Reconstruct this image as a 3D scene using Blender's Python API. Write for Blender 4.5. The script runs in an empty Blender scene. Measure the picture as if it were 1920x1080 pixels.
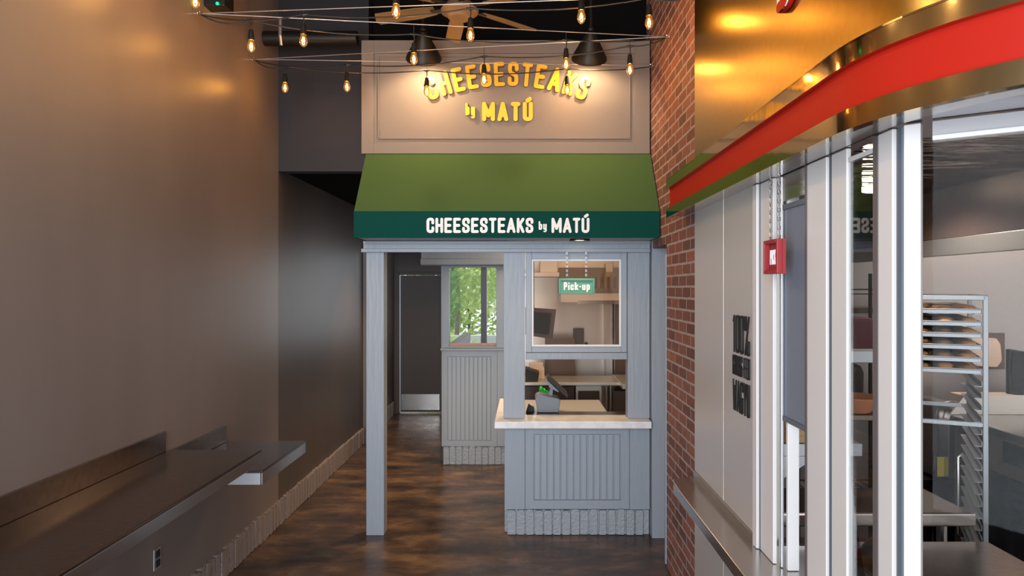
import bpy, math, random
from mathutils import Matrix, Vector
random.seed(7)
C = bpy.context.scene.collection
S = bpy.context.scene
R = math.radians
F = 1280.0; CX = 985.0; HZ = 540.0; CH = 1.9
def P(x, y, Y):
    return ((x-CX)*Y/F, Y, CH-(y-HZ)*Y/F)
def XA(x, Y): return (x-CX)*Y/F
def ZA(y, Y): return CH-(y-HZ)*Y/F

# ---------------------------------------------------------------- camera, world, light, exposure
cam = bpy.data.cameras.new('camera'); co = bpy.data.objects.new('camera', cam); C.objects.link(co)
co.location = (0, 0, CH); co.rotation_euler = (R(90), 0, 0)
cam.sensor_width = 36; cam.lens = 24; cam.shift_x = -25/1920; cam.clip_start = .05
S.camera = co
S.view_settings.view_transform = 'Standard'; S.view_settings.look = 'None'
S.view_settings.gamma = 1; S.view_settings.use_curve_mapping = False
S.view_settings.exposure = 0.03
w = bpy.data.worlds.new('world'); S.world = w; w.use_nodes = True
bg = w.node_tree.nodes['Background']; bg.inputs[0].default_value = (.86, .93, 1, 1); bg.inputs[1].default_value = 2.1

def area(name, loc, rot, sx, sy, e, col):
    l = bpy.data.lights.new(name, 'AREA'); l.shape = 'RECTANGLE'; l.size = sx; l.size_y = sy; l.energy = e; l.color = col
    o = bpy.data.objects.new(name, l); C.objects.link(o); o.location = loc; o.rotation_euler = rot; return o
def point(name, loc, e, col, r=.02, parent=None):
    l = bpy.data.lights.new(name, 'POINT'); l.energy = e; l.color = col; l.shadow_soft_size = r
    o = bpy.data.objects.new(name, l); C.objects.link(o); o.location = loc
    if parent: o.parent = parent
    return o
def spot(name, loc, target, e, col, ang, blend=.5, r=.04):
    l = bpy.data.lights.new(name, 'SPOT'); l.energy = e; l.color = col; l.spot_size = R(ang); l.spot_blend = blend; l.shadow_soft_size = r
    o = bpy.data.objects.new(name, l); C.objects.link(o); o.location = loc
    o.rotation_euler = (Vector(target)-Vector(loc)).to_track_quat('-Z', 'Y').to_euler(); return o
WARM = (1, .66, .32); WARM2 = (1, .68, .37); COOL = (.84, .92, 1)
area('storefront_daylight', (-1.15, -1.2, 1.9), (R(90), 0, R(-6)), 1.6, 3.2, 235, COOL)      # the open storefront behind the camera
area('kitchen_ceiling_light', (3.6, 3.3, 2.7), (0, R(-25), 0), .6, 1.6, 30, (1, .93, .88))
area('kitchen_rear_light', (3.4, 4.9, 2.7), (0, 0, 0), 1.2, .4, 16, (1, .85, .72))
area('pickup_kitchen_light', (.6, 6.7, 2.75), (0, 0, 0), 1.2, 1.2, 36, (1, .74, .48))
for _p in ((-1.35, 2.7, 24), (.1, 2.4, 6), (-1.45, 1.5, 22), (0, 1.2, 6)): point('overhead_string_light', (_p[0], _p[1], 3.5), _p[2], WARM, .05)
spot('kitchen_ring_lamp', (1.86, 3.40, 2.39), (1.9, 3.45, 0), 26, (1, .9, .8), 150, .6)
spot('passage_downlight', (-1.38, 7.7, 2.8), (-1.40, 7.7, 0), 110, WARM2, 84, .8)
spot('passage_downlight_rear', (-1.5, 9.2, 2.8), (-1.5, 9.2, 0), 60, WARM2, 100, .8)
spot('kiosk_passage_downlight', (-.65, 6.1, 2.2), (-.65, 6.15, 0), 90, WARM2, 110, .8)

# ---------------------------------------------------------------- materials
def mat(name, col, rough=.5, metal=0, spec=.5, emit=None, es=0, noise=None, bump=None, aniso=0, coat=0, scale=(1,1,1), alpha=None):
    """noise=(scale, detail, amount, col2) mottles the thing's own colour; bump=(scale, strength)"""
    m = bpy.data.materials.new(name); m.use_nodes = True; nt = m.node_tree; b = nt.nodes['Principled BSDF']
    b.inputs['Base Color'].default_value = (*col, 1); b.inputs['Roughness'].default_value = rough
    b.inputs['Metallic'].default_value = metal; b.inputs['Specular IOR Level'].default_value = spec
    if coat: b.inputs['Coat Weight'].default_value = coat; b.inputs['Coat Roughness'].default_value = .15
    if emit: b.inputs['Emission Color'].default_value = (*emit, 1); b.inputs['Emission Strength'].default_value = es
    if noise or bump:
        tc = nt.nodes.new('ShaderNodeTexCoord'); mp = nt.nodes.new('ShaderNodeMapping'); mp.inputs['Scale'].default_value = scale
        nt.links.new(tc.outputs['Object'], mp.inputs[0])
    if noise:
        n = nt.nodes.new('ShaderNodeTexNoise'); n.inputs['Scale'].default_value = noise[0]; n.inputs['Detail'].default_value = noise[1]
        nt.links.new(mp.outputs[0], n.inputs['Vector'])
        r = nt.nodes.new('ShaderNodeValToRGB'); r.color_ramp.elements[0].position = .5-noise[2]; r.color_ramp.elements[1].position = .5+noise[2]
        r.color_ramp.elements[0].color = (*col, 1); r.color_ramp.elements[1].color = (*noise[3], 1)
        nt.links.new(n.outputs['Fac'], r.inputs[0]); nt.links.new(r.outputs[0], b.inputs['Base Color'])
    if bump:
        n2 = nt.nodes.new('ShaderNodeTexNoise'); n2.inputs['Scale'].default_value = bump[0]; n2.inputs['Detail'].default_value = 4
        nt.links.new(mp.outputs[0], n2.inputs['Vector'])
        bp = nt.nodes.new('ShaderNodeBump'); bp.inputs['Strength'].default_value = bump[1]; bp.inputs['Distance'].default_value = bump[2] if len(bump) > 2 else .01
        nt.links.new(n2.outputs['Fac'], bp.inputs['Height']); nt.links.new(bp.outputs[0], b.inputs['Normal'])
    return m
def glass_mat(name, tint=(1,1,1), refl=.12, rough=0.0, ior=1.3, glow=None):
    m = bpy.data.materials.new(name); m.use_nodes = True; nt = m.node_tree; nt.nodes.clear()
    o = nt.nodes.new('ShaderNodeOutputMaterial'); t = nt.nodes.new('ShaderNodeBsdfTransparent'); t.inputs[0].default_value = (*tint, 1)
    g = nt.nodes.new('ShaderNodeBsdfGlossy'); g.inputs['Roughness'].default_value = rough
    lw = nt.nodes.new('ShaderNodeFresnel'); lw.inputs[0].default_value = ior
    mm = nt.nodes.new('ShaderNodeMath'); mm.operation = 'MULTIPLY_ADD'; mm.inputs[1].default_value = .9; mm.inputs[2].default_value = refl
    mx = nt.nodes.new('ShaderNodeMixShader')
    nt.links.new(lw.outputs[0], mm.inputs[0]); nt.links.new(mm.outputs[0], mx.inputs[0])
    nt.links.new(t.outputs[0], mx.inputs[1]); nt.links.new(g.outputs[0], mx.inputs[2])
    if glow:
        e = nt.nodes.new('ShaderNodeEmission'); e.inputs[0].default_value = (*glow[0], 1); e.inputs[1].default_value = glow[1]
        ad = nt.nodes.new('ShaderNodeAddShader'); nt.links.new(mx.outputs[0], ad.inputs[0]); nt.links.new(e.outputs[0], ad.inputs[1]); nt.links.new(ad.outputs[0], o.inputs[0])
    else: nt.links.new(mx.outputs[0], o.inputs[0])
    return m
M = {}
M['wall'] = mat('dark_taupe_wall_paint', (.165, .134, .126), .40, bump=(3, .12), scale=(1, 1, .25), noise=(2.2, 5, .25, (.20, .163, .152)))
M['wall_p'] = mat('shade_darkened_wall_paint', (.070, .052, .045), .42, bump=(3, .25), scale=(1, 1, .12), noise=(2.2, 5, .25, (.085, .064, .056)))  # left wall colour darkened so the passage's shade is in the paint
M['dark'] = mat('charcoal_paint', (.020, .019, .024), .55, 0, .3)
M['brownp'] = mat('brown_paint', (.062, .047, .043), .5, bump=(20, .05))
M['black'] = mat('black_ceiling_paint', (.006, .0055, .0055), .95, 0, .05)
M['grey'] = mat('blue_grey_paint', (.30, .335, .385), .42, bump=(60, .06))
M['grey_wood'] = mat('blue_grey_painted_wood', (.285, .315, .36), .42, bump=(14, .25), scale=(3, 3, .35))
M['sign'] = mat('taupe_sign_paint', (.180, .152, .132), .6, bump=(40, .03))
M['groove'] = mat('grey_groove_paint', (.14, .15, .17), .6)
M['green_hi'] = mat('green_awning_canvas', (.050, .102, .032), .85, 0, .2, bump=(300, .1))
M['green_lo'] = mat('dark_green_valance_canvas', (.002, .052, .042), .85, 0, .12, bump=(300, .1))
M['green_sign'] = mat('sea_green_paint', (.07, .26, .19), .5)
M['yellow'] = mat('yellow_letter_paint', (.85, .47, .02), .4)
M['brownedge'] = mat('letter_edge_dark', (.13, .06, .02), .5)
M['white'] = mat('white_paint', (.78, .76, .76), .5)
M['offw'] = mat('white_lettering', (.82, .80, .80), .5)
M['whitemetal'] = mat('white_anodised_frame', (.64, .615, .61), .4, bump=(5, .03), scale=(1, 1, .1))
M['panel'] = mat('brushed_steel_panel', (.66, .63, .62), .40, .5, bump=(60, .05), scale=(1, 1, .05))
M['steel'] = mat('stainless_steel', (.55, .52, .50), .22, 1, bump=(4, .04))
M['steel_brown'] = mat('aged_stainless', (.20, .155, .135), .2, 1, bump=(3, .04), noise=(40, 5, .2, (.26, .205, .18)))
M['steel_sat'] = mat('satin_stainless', (.60, .55, .50), .38, .85, bump=(3, .06))
M['steel_wavy'] = mat('wavy_polished_steel', (.36, .32, .32), .08, 1, bump=(2.6, 1, .05), scale=(.6, 2.4, 1))
M['wallsteel'] = mat('satin_steel_wall', (.34, .31, .30), .4, .5, bump=(3, .06))
M['rackalu'] = mat('dull_rack_aluminium', (.34, .345, .36), .45, .6)
M['headsteel'] = mat('dull_header_steel', (.30, .29, .30), .5, .4)
M['soffit'] = mat('polished_soffit_steel', (.30, .28, .29), .16, 1, bump=(3, .3), scale=(.6, 2.4, 1))
M['alu'] = mat('aluminium', (.50, .51, .54), .4, .8)
M['chrome'] = mat('chrome', (.75, .75, .75), .08, 1)
M['brass'] = mat('satin_brass', (.40, .295, .10), .28, 1, bump=(2.2, .10), noise=(30, 4, .2, (.36, .265, .09)))
M['brassp'] = mat('polished_brass', (.50, .38, .19), .07, 1, bump=(2.5, .25), scale=(1, 1, .5))
M['red'] = mat('red_enamel', (.40, .014, .007), .5, 0, .12)
M['red_sign'] = mat('dark_red_paint', (.30, .02, .025), .45)
M['blackm'] = mat('black_metal', (.010, .009, .008), .45, 0, .3)
M['rubber'] = mat('black_rubber', (.012, .012, .013), .6)
M['gasket'] = mat('dark_grey_gasket', (.10, .12, .15), .5)
M['bronze'] = mat('dark_bronze_trim', (.12, .10, .10), .4)
M['cord'] = mat('black_cable', (.012, .011, .010), .5)
M['wire'] = mat('galvanised_wire', (.55, .5, .47), .35, .8)
M['fanm'] = mat('tan_fan_blade', (.17, .11, .06), .5)
M['glass'] = glass_mat('window_glass', (.96, .97, .97), .0, 0, 1.1)
M['glass_tint'] = glass_mat('hazy_window_glass', (.88, .80, .74), .0, 0, 1.25)
M['screen'] = glass_mat('smoked_screen_glass', (.5, .52, .58), .0, .25)
def screen_mat():
    m = M['screen']; nt = m.node_tree; o = [n for n in nt.nodes if n.type == 'OUTPUT_MATERIAL'][0]; src = o.inputs[0].links[0].from_socket
    d = nt.nodes.new('ShaderNodeBsdfPrincipled'); d.inputs['Base Color'].default_value = (.23, .26, .33, 1); d.inputs['Roughness'].default_value = .5
    mx = nt.nodes.new('ShaderNodeMixShader'); mx.inputs[0].default_value = .72
    nt.links.new(src, mx.inputs[1]); nt.links.new(d.outputs[0], mx.inputs[2]); nt.links.new(mx.outputs[0], o.inputs[0])
screen_mat()
M['wrap'] = glass_mat('cling_film', (.95, .95, .95), .03, .12)
M['bulbg'] = glass_mat('amber_bulb_glass', (1, .62, .22), .02, 0, 1.3, ((1, .45, .08), .22))
M['filament'] = mat('glowing_filament', (1, .6, .2), .5, emit=(1, .62, .22), es=14)
M['halo'] = mat('glowing_led_tube', (1, .6, .2), .5, emit=(1, .50, .12), es=9)
M['lampwhite'] = mat('lamp_glow', (1, .9, .8), .5, emit=(1, .82, .6), es=9)
M['led'] = mat('green_led', (0, .6, .1), .5, emit=(0, 1, .2), es=9)
M['marble'] = mat('pale_marble', (.80, .77, .75), .2, noise=(9, 9, .03, (.72, .70, .70)), bump=(30, .02))
M['screenblk'] = mat('black_screen', (.012, .012, .016), .15)
M['bun'] = mat('glazed_bun', (.60, .25, .08), .35, noise=(14, 3, .2, (.72, .36, .13)))
M['wood'] = mat('pale_wood', (.62, .42, .22), .5, noise=(6, 5, .2, (.45, .28, .13)), scale=(1, 1, 9))
M['paper'] = mat('beige_paper', (.62, .46, .36), .7)
M['yel'] = mat('yellow_notice', (.85, .68, .02), .5)
M['orange'] = mat('copper_plate', (.62, .26, .14), .5)
M['blue'] = mat('blue_plastic', (.03, .16, .55), .4)
M['grn'] = mat('bright_green_plastic', (.01, .55, .06), .3)
M['posgrey'] = mat('grey_plastic', (.17, .19, .22), .45)
M['purple'] = mat('maroon_cloth', (.16, .05, .07), .8)
M['brownsheet'] = mat('brown_steel_sheet', (.105, .066, .050), .35, .25)
M['bark'] = mat('bark', (.16, .12, .09), .9)
M['leaf1'] = mat('yellow_green_leaf', (.42, .55, .13), .5)
M['leaf2'] = mat('mid_green_leaf', (.20, .36, .10), .5)
M['leaf3'] = mat('pale_green_leaf', (.60, .68, .36), .5)
M['pave'] = mat('pale_paving', (.55, .54, .52), .8)

def brick_mat():
    m = bpy.data.materials.new('red_brick'); m.use_nodes = True; nt = m.node_tree; b = nt.nodes['Principled BSDF']; N = nt.nodes.new; L = nt.links.new
    tc = N('ShaderNodeTexCoord'); sp = N('ShaderNodeSeparateXYZ'); cb = N('ShaderNodeCombineXYZ')
    L(tc.outputs['Object'], sp.inputs[0]); L(sp.outputs[1], cb.inputs[0]); L(sp.outputs[2], cb.inputs[1])
    dn = N('ShaderNodeTexNoise'); dn.inputs['Scale'].default_value = 18; L(cb.outputs[0], dn.inputs['Vector'])
    dm = N('ShaderNodeVectorMath'); dm.operation = 'SCALE'; dm.inputs[3].default_value = .006; L(dn.outputs['Color'], dm.inputs[0])
    da = N('ShaderNodeVectorMath'); da.operation = 'ADD'; L(cb.outputs[0], da.inputs[0]); L(dm.outputs[0], da.inputs[1])
    br = N('ShaderNodeTexBrick'); br.inputs['Scale'].default_value = 1; br.inputs['Brick Width'].default_value = .205; br.inputs['Row Height'].default_value = .0708
    br.inputs['Mortar Size'].default_value = .0075; br.inputs['Mortar Smooth'].default_value = .15; br.inputs['Bias'].default_value = 0
    br.inputs['Color1'].default_value = (.25, .095, .065, 1); br.inputs['Color2'].default_value = (.12, .05, .038, 1); br.inputs['Mortar'].default_value = (.34, .285, .28, 1)
    L(da.outputs[0], br.inputs['Vector'])
    n = N('ShaderNodeTexNoise'); n.inputs['Scale'].default_value = 35; n.inputs['Detail'].default_value = 6; L(cb.outputs[0], n.inputs['Vector'])
    mr = N('ShaderNodeMapRange'); mr.inputs[3].default_value = .45; mr.inputs[4].default_value = 1.6; L(n.outputs['Fac'], mr.inputs[0])
    mx = N('ShaderNodeMix'); mx.data_type = 'RGBA'; mx.blend_type = 'MULTIPLY'; mx.inputs[0].default_value = 1
    L(br.outputs['Color'], mx.inputs[6]); L(mr.outputs[0], mx.inputs[7]); L(mx.outputs[2], b.inputs['Base Color'])
    inv = N('ShaderNodeMath'); inv.operation = 'SUBTRACT'; inv.inputs[0].default_value = 1; L(br.outputs['Fac'], inv.inputs[1])
    ad = N('ShaderNodeMath'); ad.operation = 'MULTIPLY_ADD'; ad.inputs[1].default_value = .25; L(n.outputs['Fac'], ad.inputs[0]); L(inv.outputs[0], ad.inputs[2])
    bp = N('ShaderNodeBump'); bp.inputs['Strength'].default_value = .8; bp.inputs['Distance'].default_value = .008; L(ad.outputs[0], bp.inputs['Height']); L(bp.outputs[0], b.inputs['Normal'])
    b.inputs['Roughness'].default_value = .75
    return m
M['brick'] = brick_mat()
def painted_brick(name, col):
    return mat(name, col, .45, bump=(45, .9))
M['brick_grey'] = painted_brick('grey_painted_brick', (.30, .325, .36))
M['brick_taupe'] = painted_brick('taupe_painted_brick', (.26, .21, .20))
def floor_mat():
    m = bpy.data.materials.new('stained_concrete'); m.use_nodes = True; nt = m.node_tree; b = nt.nodes['Principled BSDF']; N = nt.nodes.new; L = nt.links.new
    tc = N('ShaderNodeTexCoord'); mp = N('ShaderNodeMapping'); mp.inputs['Scale'].default_value = (.75, 1.7, 1); L(tc.outputs['Object'], mp.inputs[0])
    n = N('ShaderNodeTexNoise'); n.inputs['Scale'].default_value = 2.3; n.inputs['Detail'].default_value = 9; n.inputs['Roughness'].default_value = .68; n.inputs['Distortion'].default_value = .2
    L(mp.outputs[0], n.inputs['Vector'])
    r = N('ShaderNodeValToRGB'); e = r.color_ramp.elements
    e[0].position = .36; e[0].color = (.022, .014, .011, 1); e[1].position = .70; e[1].color = (.25, .145, .072, 1)
    k = e.new(.52); k.color = (.085, .049, .029, 1)
    L(n.outputs['Fac'], r.inputs[0]); L(r.outputs[0], b.inputs['Base Color'])
    n2 = N('ShaderNodeTexNoise'); n2.inputs['Scale'].default_value = 5; n2.inputs['Detail'].default_value = 7; L(tc.outputs['Object'], n2.inputs['Vector'])
    mr = N('ShaderNodeMapRange'); mr.inputs[3].default_value = .16; mr.inputs[4].default_value = .42; L(n2.outputs['Fac'], mr.inputs[0]); L(mr.outputs[0], b.inputs['Roughness'])
    bp = N('ShaderNodeBump'); bp.inputs['Strength'].default_value = .12; bp.inputs['Distance'].default_value = .01; L(n2.outputs['Fac'], bp.inputs['Height']); L(bp.outputs[0], b.inputs['Normal'])
    return m
M['floor'] = floor_mat()

# ---------------------------------------------------------------- mesh helpers
class MB:
    def __init__(s): s.v = []; s.f = []
    def add(s, vs, fs):
        n = len(s.v); s.v += [tuple(a) for a in vs]; s.f += [tuple(i+n for i in f) for f in fs]; return s
    def box(s, x0, x1, y0, y1, z0, z1, m=None):
        vs = [(x0,y0,z0),(x1,y0,z0),(x1,y1,z0),(x0,y1,z0),(x0,y0,z1),(x1,y0,z1),(x1,y1,z1),(x0,y1,z1)]
        if m: vs = [tuple(m @ Vector(a)) for a in vs]
        return s.add(vs, [(0,3,2,1),(4,5,6,7),(0,1,5,4),(1,2,6,5),(2,3,7,6),(3,0,4,7)])
    def prism(s, poly, vec):
        """poly: 3D points of a planar outline, swept by vec"""
        n = len(poly); a = [Vector(p) for p in poly]; b = [p+Vector(vec) for p in a]
        return s.add([tuple(p) for p in a+b], [tuple(range(n))[::-1], tuple(range(n, 2*n))]+[(i, (i+1)%n, n+(i+1)%n, n+i) for i in range(n)])
    def tube(s, pts, r, n=8, cap=True):
        pts = [Vector(p) for p in pts]; rings = []; up = None
        rr = r if isinstance(r, (list, tuple)) else [r]*len(pts)
        for i, p in enumerate(pts):
            d = (pts[min(i+1, len(pts)-1)]-pts[max(i-1, 0)])
            d.normalize()
            if up is None:
                up = Vector((0,0,1)) if abs(d.z) < .9 else Vector((1,0,0))
            sx = d.cross(up); 
            if sx.length < 1e-4: sx = d.cross(Vector((0,1,0)))
            sx.normalize(); u2 = sx.cross(d).normalized(); up = u2
            rings.append([p+(sx*math.cos(2*math.pi*k/n)+u2*math.sin(2*math.pi*k/n))*rr[i] for k in range(n)])
        vs = [tuple(v) for ring in rings for v in ring]; fs = []
        for i in range(len(rings)-1):
            for k in range(n):
                fs.append((i*n+k, i*n+(k+1)%n, (i+1)*n+(k+1)%n, (i+1)*n+k))
        if cap: fs += [tuple(range(n))[::-1], tuple(range((len(rings)-1)*n, len(rings)*n))]
        return s.add(vs, fs)
    def lathe(s, prof, c=(0,0,0), n=20, m=None):
        """prof: (r, z) pairs about the z axis"""
        vs = []
        for (r, z) in prof:
            for k in range(n):
                a = 2*math.pi*k/n; v = Vector((r*math.cos(a), r*math.sin(a), z))
                if m: v = m @ v
                vs.append((v.x+c[0], v.y+c[1], v.z+c[2]))
        fs = []
        for i in range(len(prof)-1):
            for k in range(n): fs.append((i*n+k, i*n+(k+1)%n, (i+1)*n+(k+1)%n, (i+1)*n+k))
        return s.add(vs, fs)
PM = {}
def obj(name, mb, m, parent=None, bevel=0, smooth=False, local=False, label=None, seg=2):
    me = bpy.data.meshes.new(name); vs = mb.v
    if parent is not None and not local:
        inv = PM[parent.as_pointer()].inverted(); vs = [tuple(inv @ Vector(v)) for v in vs]
    me.from_pydata(vs, [], mb.f); me.update()
    me.materials.append(M[m] if isinstance(m, str) else m)
    o = bpy.data.objects.new(name, me); C.objects.link(o)
    if parent is not None:
        o.parent = parent; PM[o.as_pointer()] = PM[parent.as_pointer()].copy()
    else: PM[o.as_pointer()] = Matrix.Identity(4)
    if smooth:
        for p in me.polygons: p.use_smooth = True
        me.set_sharp_from_angle(angle=R(40))
    if bevel:
        b = o.modifiers.new('bevel', 'BEVEL'); b.width = bevel; b.segments = seg; b.limit_method = 'ANGLE'; b.angle_limit = R(40)
    if label: o['label'] = label
    return o
def thing(name, label, cat, loc=(0,0,0), rotz=0, group=None):
    o = bpy.data.objects.new(name, None); C.objects.link(o); o.location = loc; o.rotation_euler = (0,0,rotz)
    o.empty_display_size = .05
    o['label'] = label; o['category'] = cat
    if group: o['group'] = group
    PM[o.as_pointer()] = Matrix.Translation(loc) @ Matrix.Rotation(rotz, 4, 'Z')
    return o
def tag(o, label, cat, group=None, kind=None):
    o['label'] = label; o['category'] = cat
    if group: o['group'] = group
    if kind: o['kind'] = kind
    return o
def struct(name, mb, m, bevel=0, smooth=False, label=None):
    o = obj(name, mb, m, None, bevel, smooth); o['kind'] = 'structure'
    if label: o['label'] = label
    return o
def dup(root, loc, label=None, group=None, rotz=None):
    r = root.copy(); C.objects.link(r); r.location = loc
    if rotz is not None: r.rotation_euler = (0,0,rotz)
    if label: r['label'] = label
    if group: r['group'] = group
    for ch in list(root.children):
        c = ch.copy(); C.objects.link(c); c.parent = r
        for g in list(ch.children):
            d = g.copy(); C.objects.link(d); d.parent = c
    return r
def B(*a): return MB().box(*a)

# ---------------------------------------------------------------- stroke lettering
G = {
 'C': [('r', [(1,.70),(1,1),(0,1),(0,0),(1,0),(1,.30)])], 'H': [('s', [(0,0),(0,1)]),('s', [(1,0),(1,1)]),('s', [(0,.5),(1,.5)])],
 'E': [('s', [(1,1),(0,1),(0,0),(1,0)]),('s', [(0,.5),(.85,.5)])], 'S': [('r', [(1,.74),(1,1),(0,1),(0,.56),(1,.44),(1,0),(0,0),(0,.26)])],
 'T': [('s', [(0,1),(1,1)]),('s', [(.5,1),(.5,0)])], 'A': [('s', [(0,0),(.5,1),(1,0)]),('s', [(.17,.28),(.83,.28)])],
 'K': [('s', [(0,0),(0,1)]),('s', [(1,1),(0,.38)]),('s', [(.36,.6),(1,0)])], 'M': [('s', [(0,0),(0,1),(.5,.25),(1,1),(1,0)])],
 'U': [('r', [(0,1),(0,0),(1,0),(1,1)])], 'Ú': [('r', [(0,1),(0,0),(1,0),(1,1)]),('s', [(.45,1.22),(.85,1.34)])],
 'b': [('s', [(0,1),(0,0)]),('r', [(0,.64),(1,.64),(1,0),(0,0)])], 'y': [('r', [(0,.64),(0,0),(1,0)]),('r', [(1,.64),(1,-.32),(.1,-.32)])],
 'P': [('s', [(0,0),(0,1)]),('r', [(0,1),(1,1),(1,.42),(0,.42)])], 'p': [('s', [(0,.64),(0,-.32)]),('r', [(0,.64),(1,.64),(1,0),(0,0)])],
 'i': [('s', [(.5,0),(.5,.62)]),('s', [(.5,.93),(.5,.97)])], 'c': [('r', [(1,.46),(1,.64),(0,.64),(0,0),(1,0),(1,.16)])],
 'k': [('s', [(0,0),(0,1)]),('s', [(1,.62),(0,.22)]),('s', [(.35,.36),(1,0)])], 'u': [('r', [(0,.64),(0,0),(1,0)]),('s', [(1,.64),(1,0)])],
 '-': [('s', [(.1,.42),(.9,.42)])], '1': [('s', [(.05,.86),(.6,1),(.6,0)])], '0': [('r', [(.5,1),(0,1),(0,0),(1,0),(1,1),(.5,1)])],
 '%': [('s', [(.9,1),(.1,0)]),('r', [(.15,1),(0,1),(0,.66),(.32,.66),(.32,1),(.15,1)]),('r', [(.8,.34),(.68,.34),(.68,0),(1,0),(1,.34),(.8,.34)])],
 'G': [('r', [(1,.72),(1,1),(0,1),(0,0),(1,0),(1,.48)]),('s', [(1,.48),(.6,.48)])], 'R': [('s', [(0,0),(0,1)]),('r', [(0,1),(1,1),(1,.45),(0,.45)]),('s', [(.5,.45),(1,0)])],
 'F': [('s', [(0,0),(0,1),(1,1)]),('s', [(0,.5),(.85,.5)])], 'D': [('s', [(0,0),(0,1)]),('r', [(0,1),(1,1),(1,0),(0,0)])],
 'W': [('s', [(0,1),(.25,0),(.5,.8),(.75,0),(1,1)])], 'Y': [('s', [(0,1),(.5,.45),(1,1)]),('s', [(.5,.45),(.5,0)])], 'I': [('s', [(.5,0),(.5,1)])],
 'B': [('s', [(0,0),(0,1)]),('r', [(0,1),(.95,1),(.95,.52),(0,.52)]),('r', [(0,.52),(1,.52),(1,0),(0,0)])],
}
WF = {'M': 1.35, 'W': 1.5, 'A': 1.15, 'i': .4, 'I': .3, '1': .7, '-': .6, '%': 1.5, 'Ú': 1.05}
def fillet(pts, rad):
    out = [pts[0]]
    for i in range(1, len(pts)-1):
        p0, p1, p2 = (Vector(pts[i-1]), Vector(pts[i]), Vector(pts[i+1]))
        a = (p0-p1); b = (p2-p1); r = min(rad, a.length*.5, b.length*.5)
        A = p1+a.normalized()*r; Bq = p1+b.normalized()*r
        for k in range(6):
            t = k/5; out.append(tuple(A*(1-t)**2+p1*2*t*(1-t)+Bq*t*t))
    out.append(pts[-1]); return out
def glyph(ch, h, w, t):
    """outline pieces of one letter, as closed 2D polygons; x from 0"""
    ww = w*WF.get(ch, 1) if ch in WF else w; ew = max(ww-t, .0001); eh = h-t; polys = []
    for kind, pts in G[ch]:
        q = [(t/2+u*ew, t/2+v*eh) for u, v in pts]
        if kind == 'r': q = fillet(q, ew*.48)
        for i in range(len(q)-1):
            a, b = Vector(q[i]), Vector(q[i+1]); d = b-a
            if d.length < 1e-6: continue
            ang = math.atan2(d.y, d.x); arc = []
            for k in range(7): arc.append((b.x+t/2*math.cos(ang-math.pi/2+k*math.pi/6), b.y+t/2*math.sin(ang-math.pi/2+k*math.pi/6)))
            for k in range(7): arc.append((a.x+t/2*math.cos(ang+math.pi/2+k*math.pi/6), a.y+t/2*math.sin(ang+math.pi/2+k*math.pi/6)))
            polys.append(arc)
    return polys, ww
def word(text, origin, xd, up, nrm, h, w, t, gap, depth, curve=None, scale_to=None):
    """returns a list of MB, one per letter. origin = left end of baseline. curve=(rise, total)"""
    xd, up, nrm = Vector(xd), Vector(up), Vector(nrm); o = Vector(origin); res = []; x = 0; gl = []
    for ch in text:
        if ch == ' ': x += w*.6; continue
        ps, ww = glyph(ch, h, w, t); gl.append((ps, ww, x)); x += ww+gap
    tot = x-gap; k = (scale_to/tot) if scale_to else 1
    for ps, ww, x0 in gl:
        mb = MB(); np_ = 0; cx = x0+ww/2
        ang = 0; dy = 0
        if curve:
            s_ = (cx/tot-.5)*2; dy = curve*(1-s_*s_); ang = math.atan2(-2*curve*s_*2/(tot*k), 1)
        for poly in ps:
            q = []
            for (a, b) in poly:
                a2, b2 = (a-ww/2)*k, b
                q.append(((cx*k+a2*math.cos(ang)-b2*math.sin(ang)), dy+a2*math.sin(ang)+b2*math.cos(ang)))
            pts = [o+xd*a+up*b for a, b in q]
            mb.prism(pts, nrm*(depth+np_*depth*.012)); np_ += 1
        res.append(mb)
    return res
def merge(ms):
    r = MB()
    for m in ms: r.add(m.v, m.f)
    return r

# ================================================================ THE SHELL
XL = -1.99; XR = .967; CZ = 4.35; YB = -2.7
struct('floor', B(-2.15, 4.3, YB, 10.5, -.08, 0), 'floor')
struct('ceiling', B(-2.15, 4.3, YB, 10.5, CZ, CZ+.1), 'black')
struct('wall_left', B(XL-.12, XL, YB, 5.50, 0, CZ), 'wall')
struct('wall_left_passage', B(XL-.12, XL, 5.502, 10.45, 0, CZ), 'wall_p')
struct('wall_upper_rear', B(-1.26, 1.1, 5.64, 5.70, 2.99, CZ), 'black')
struct('wall_right', B(4.2, 4.3, YB, 8.6, 0, CZ), 'steel_sat')
wr = struct('wall_brick', B(XR, XR+.12, 3.90, 5.45, 2.2, CZ), 'brick', label='red brick wall beside the sign board')
struct('wall_brick_lower', B(XR, XR+.12, 3.90, 4.67, 0, 2.2), 'brick')
struct('trim_1', B(XR-.008, XR+.10, 4.672, 4.70, .01, 2.13), 'grey', label='grey edge strip on the corner of the brick wall')
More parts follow.
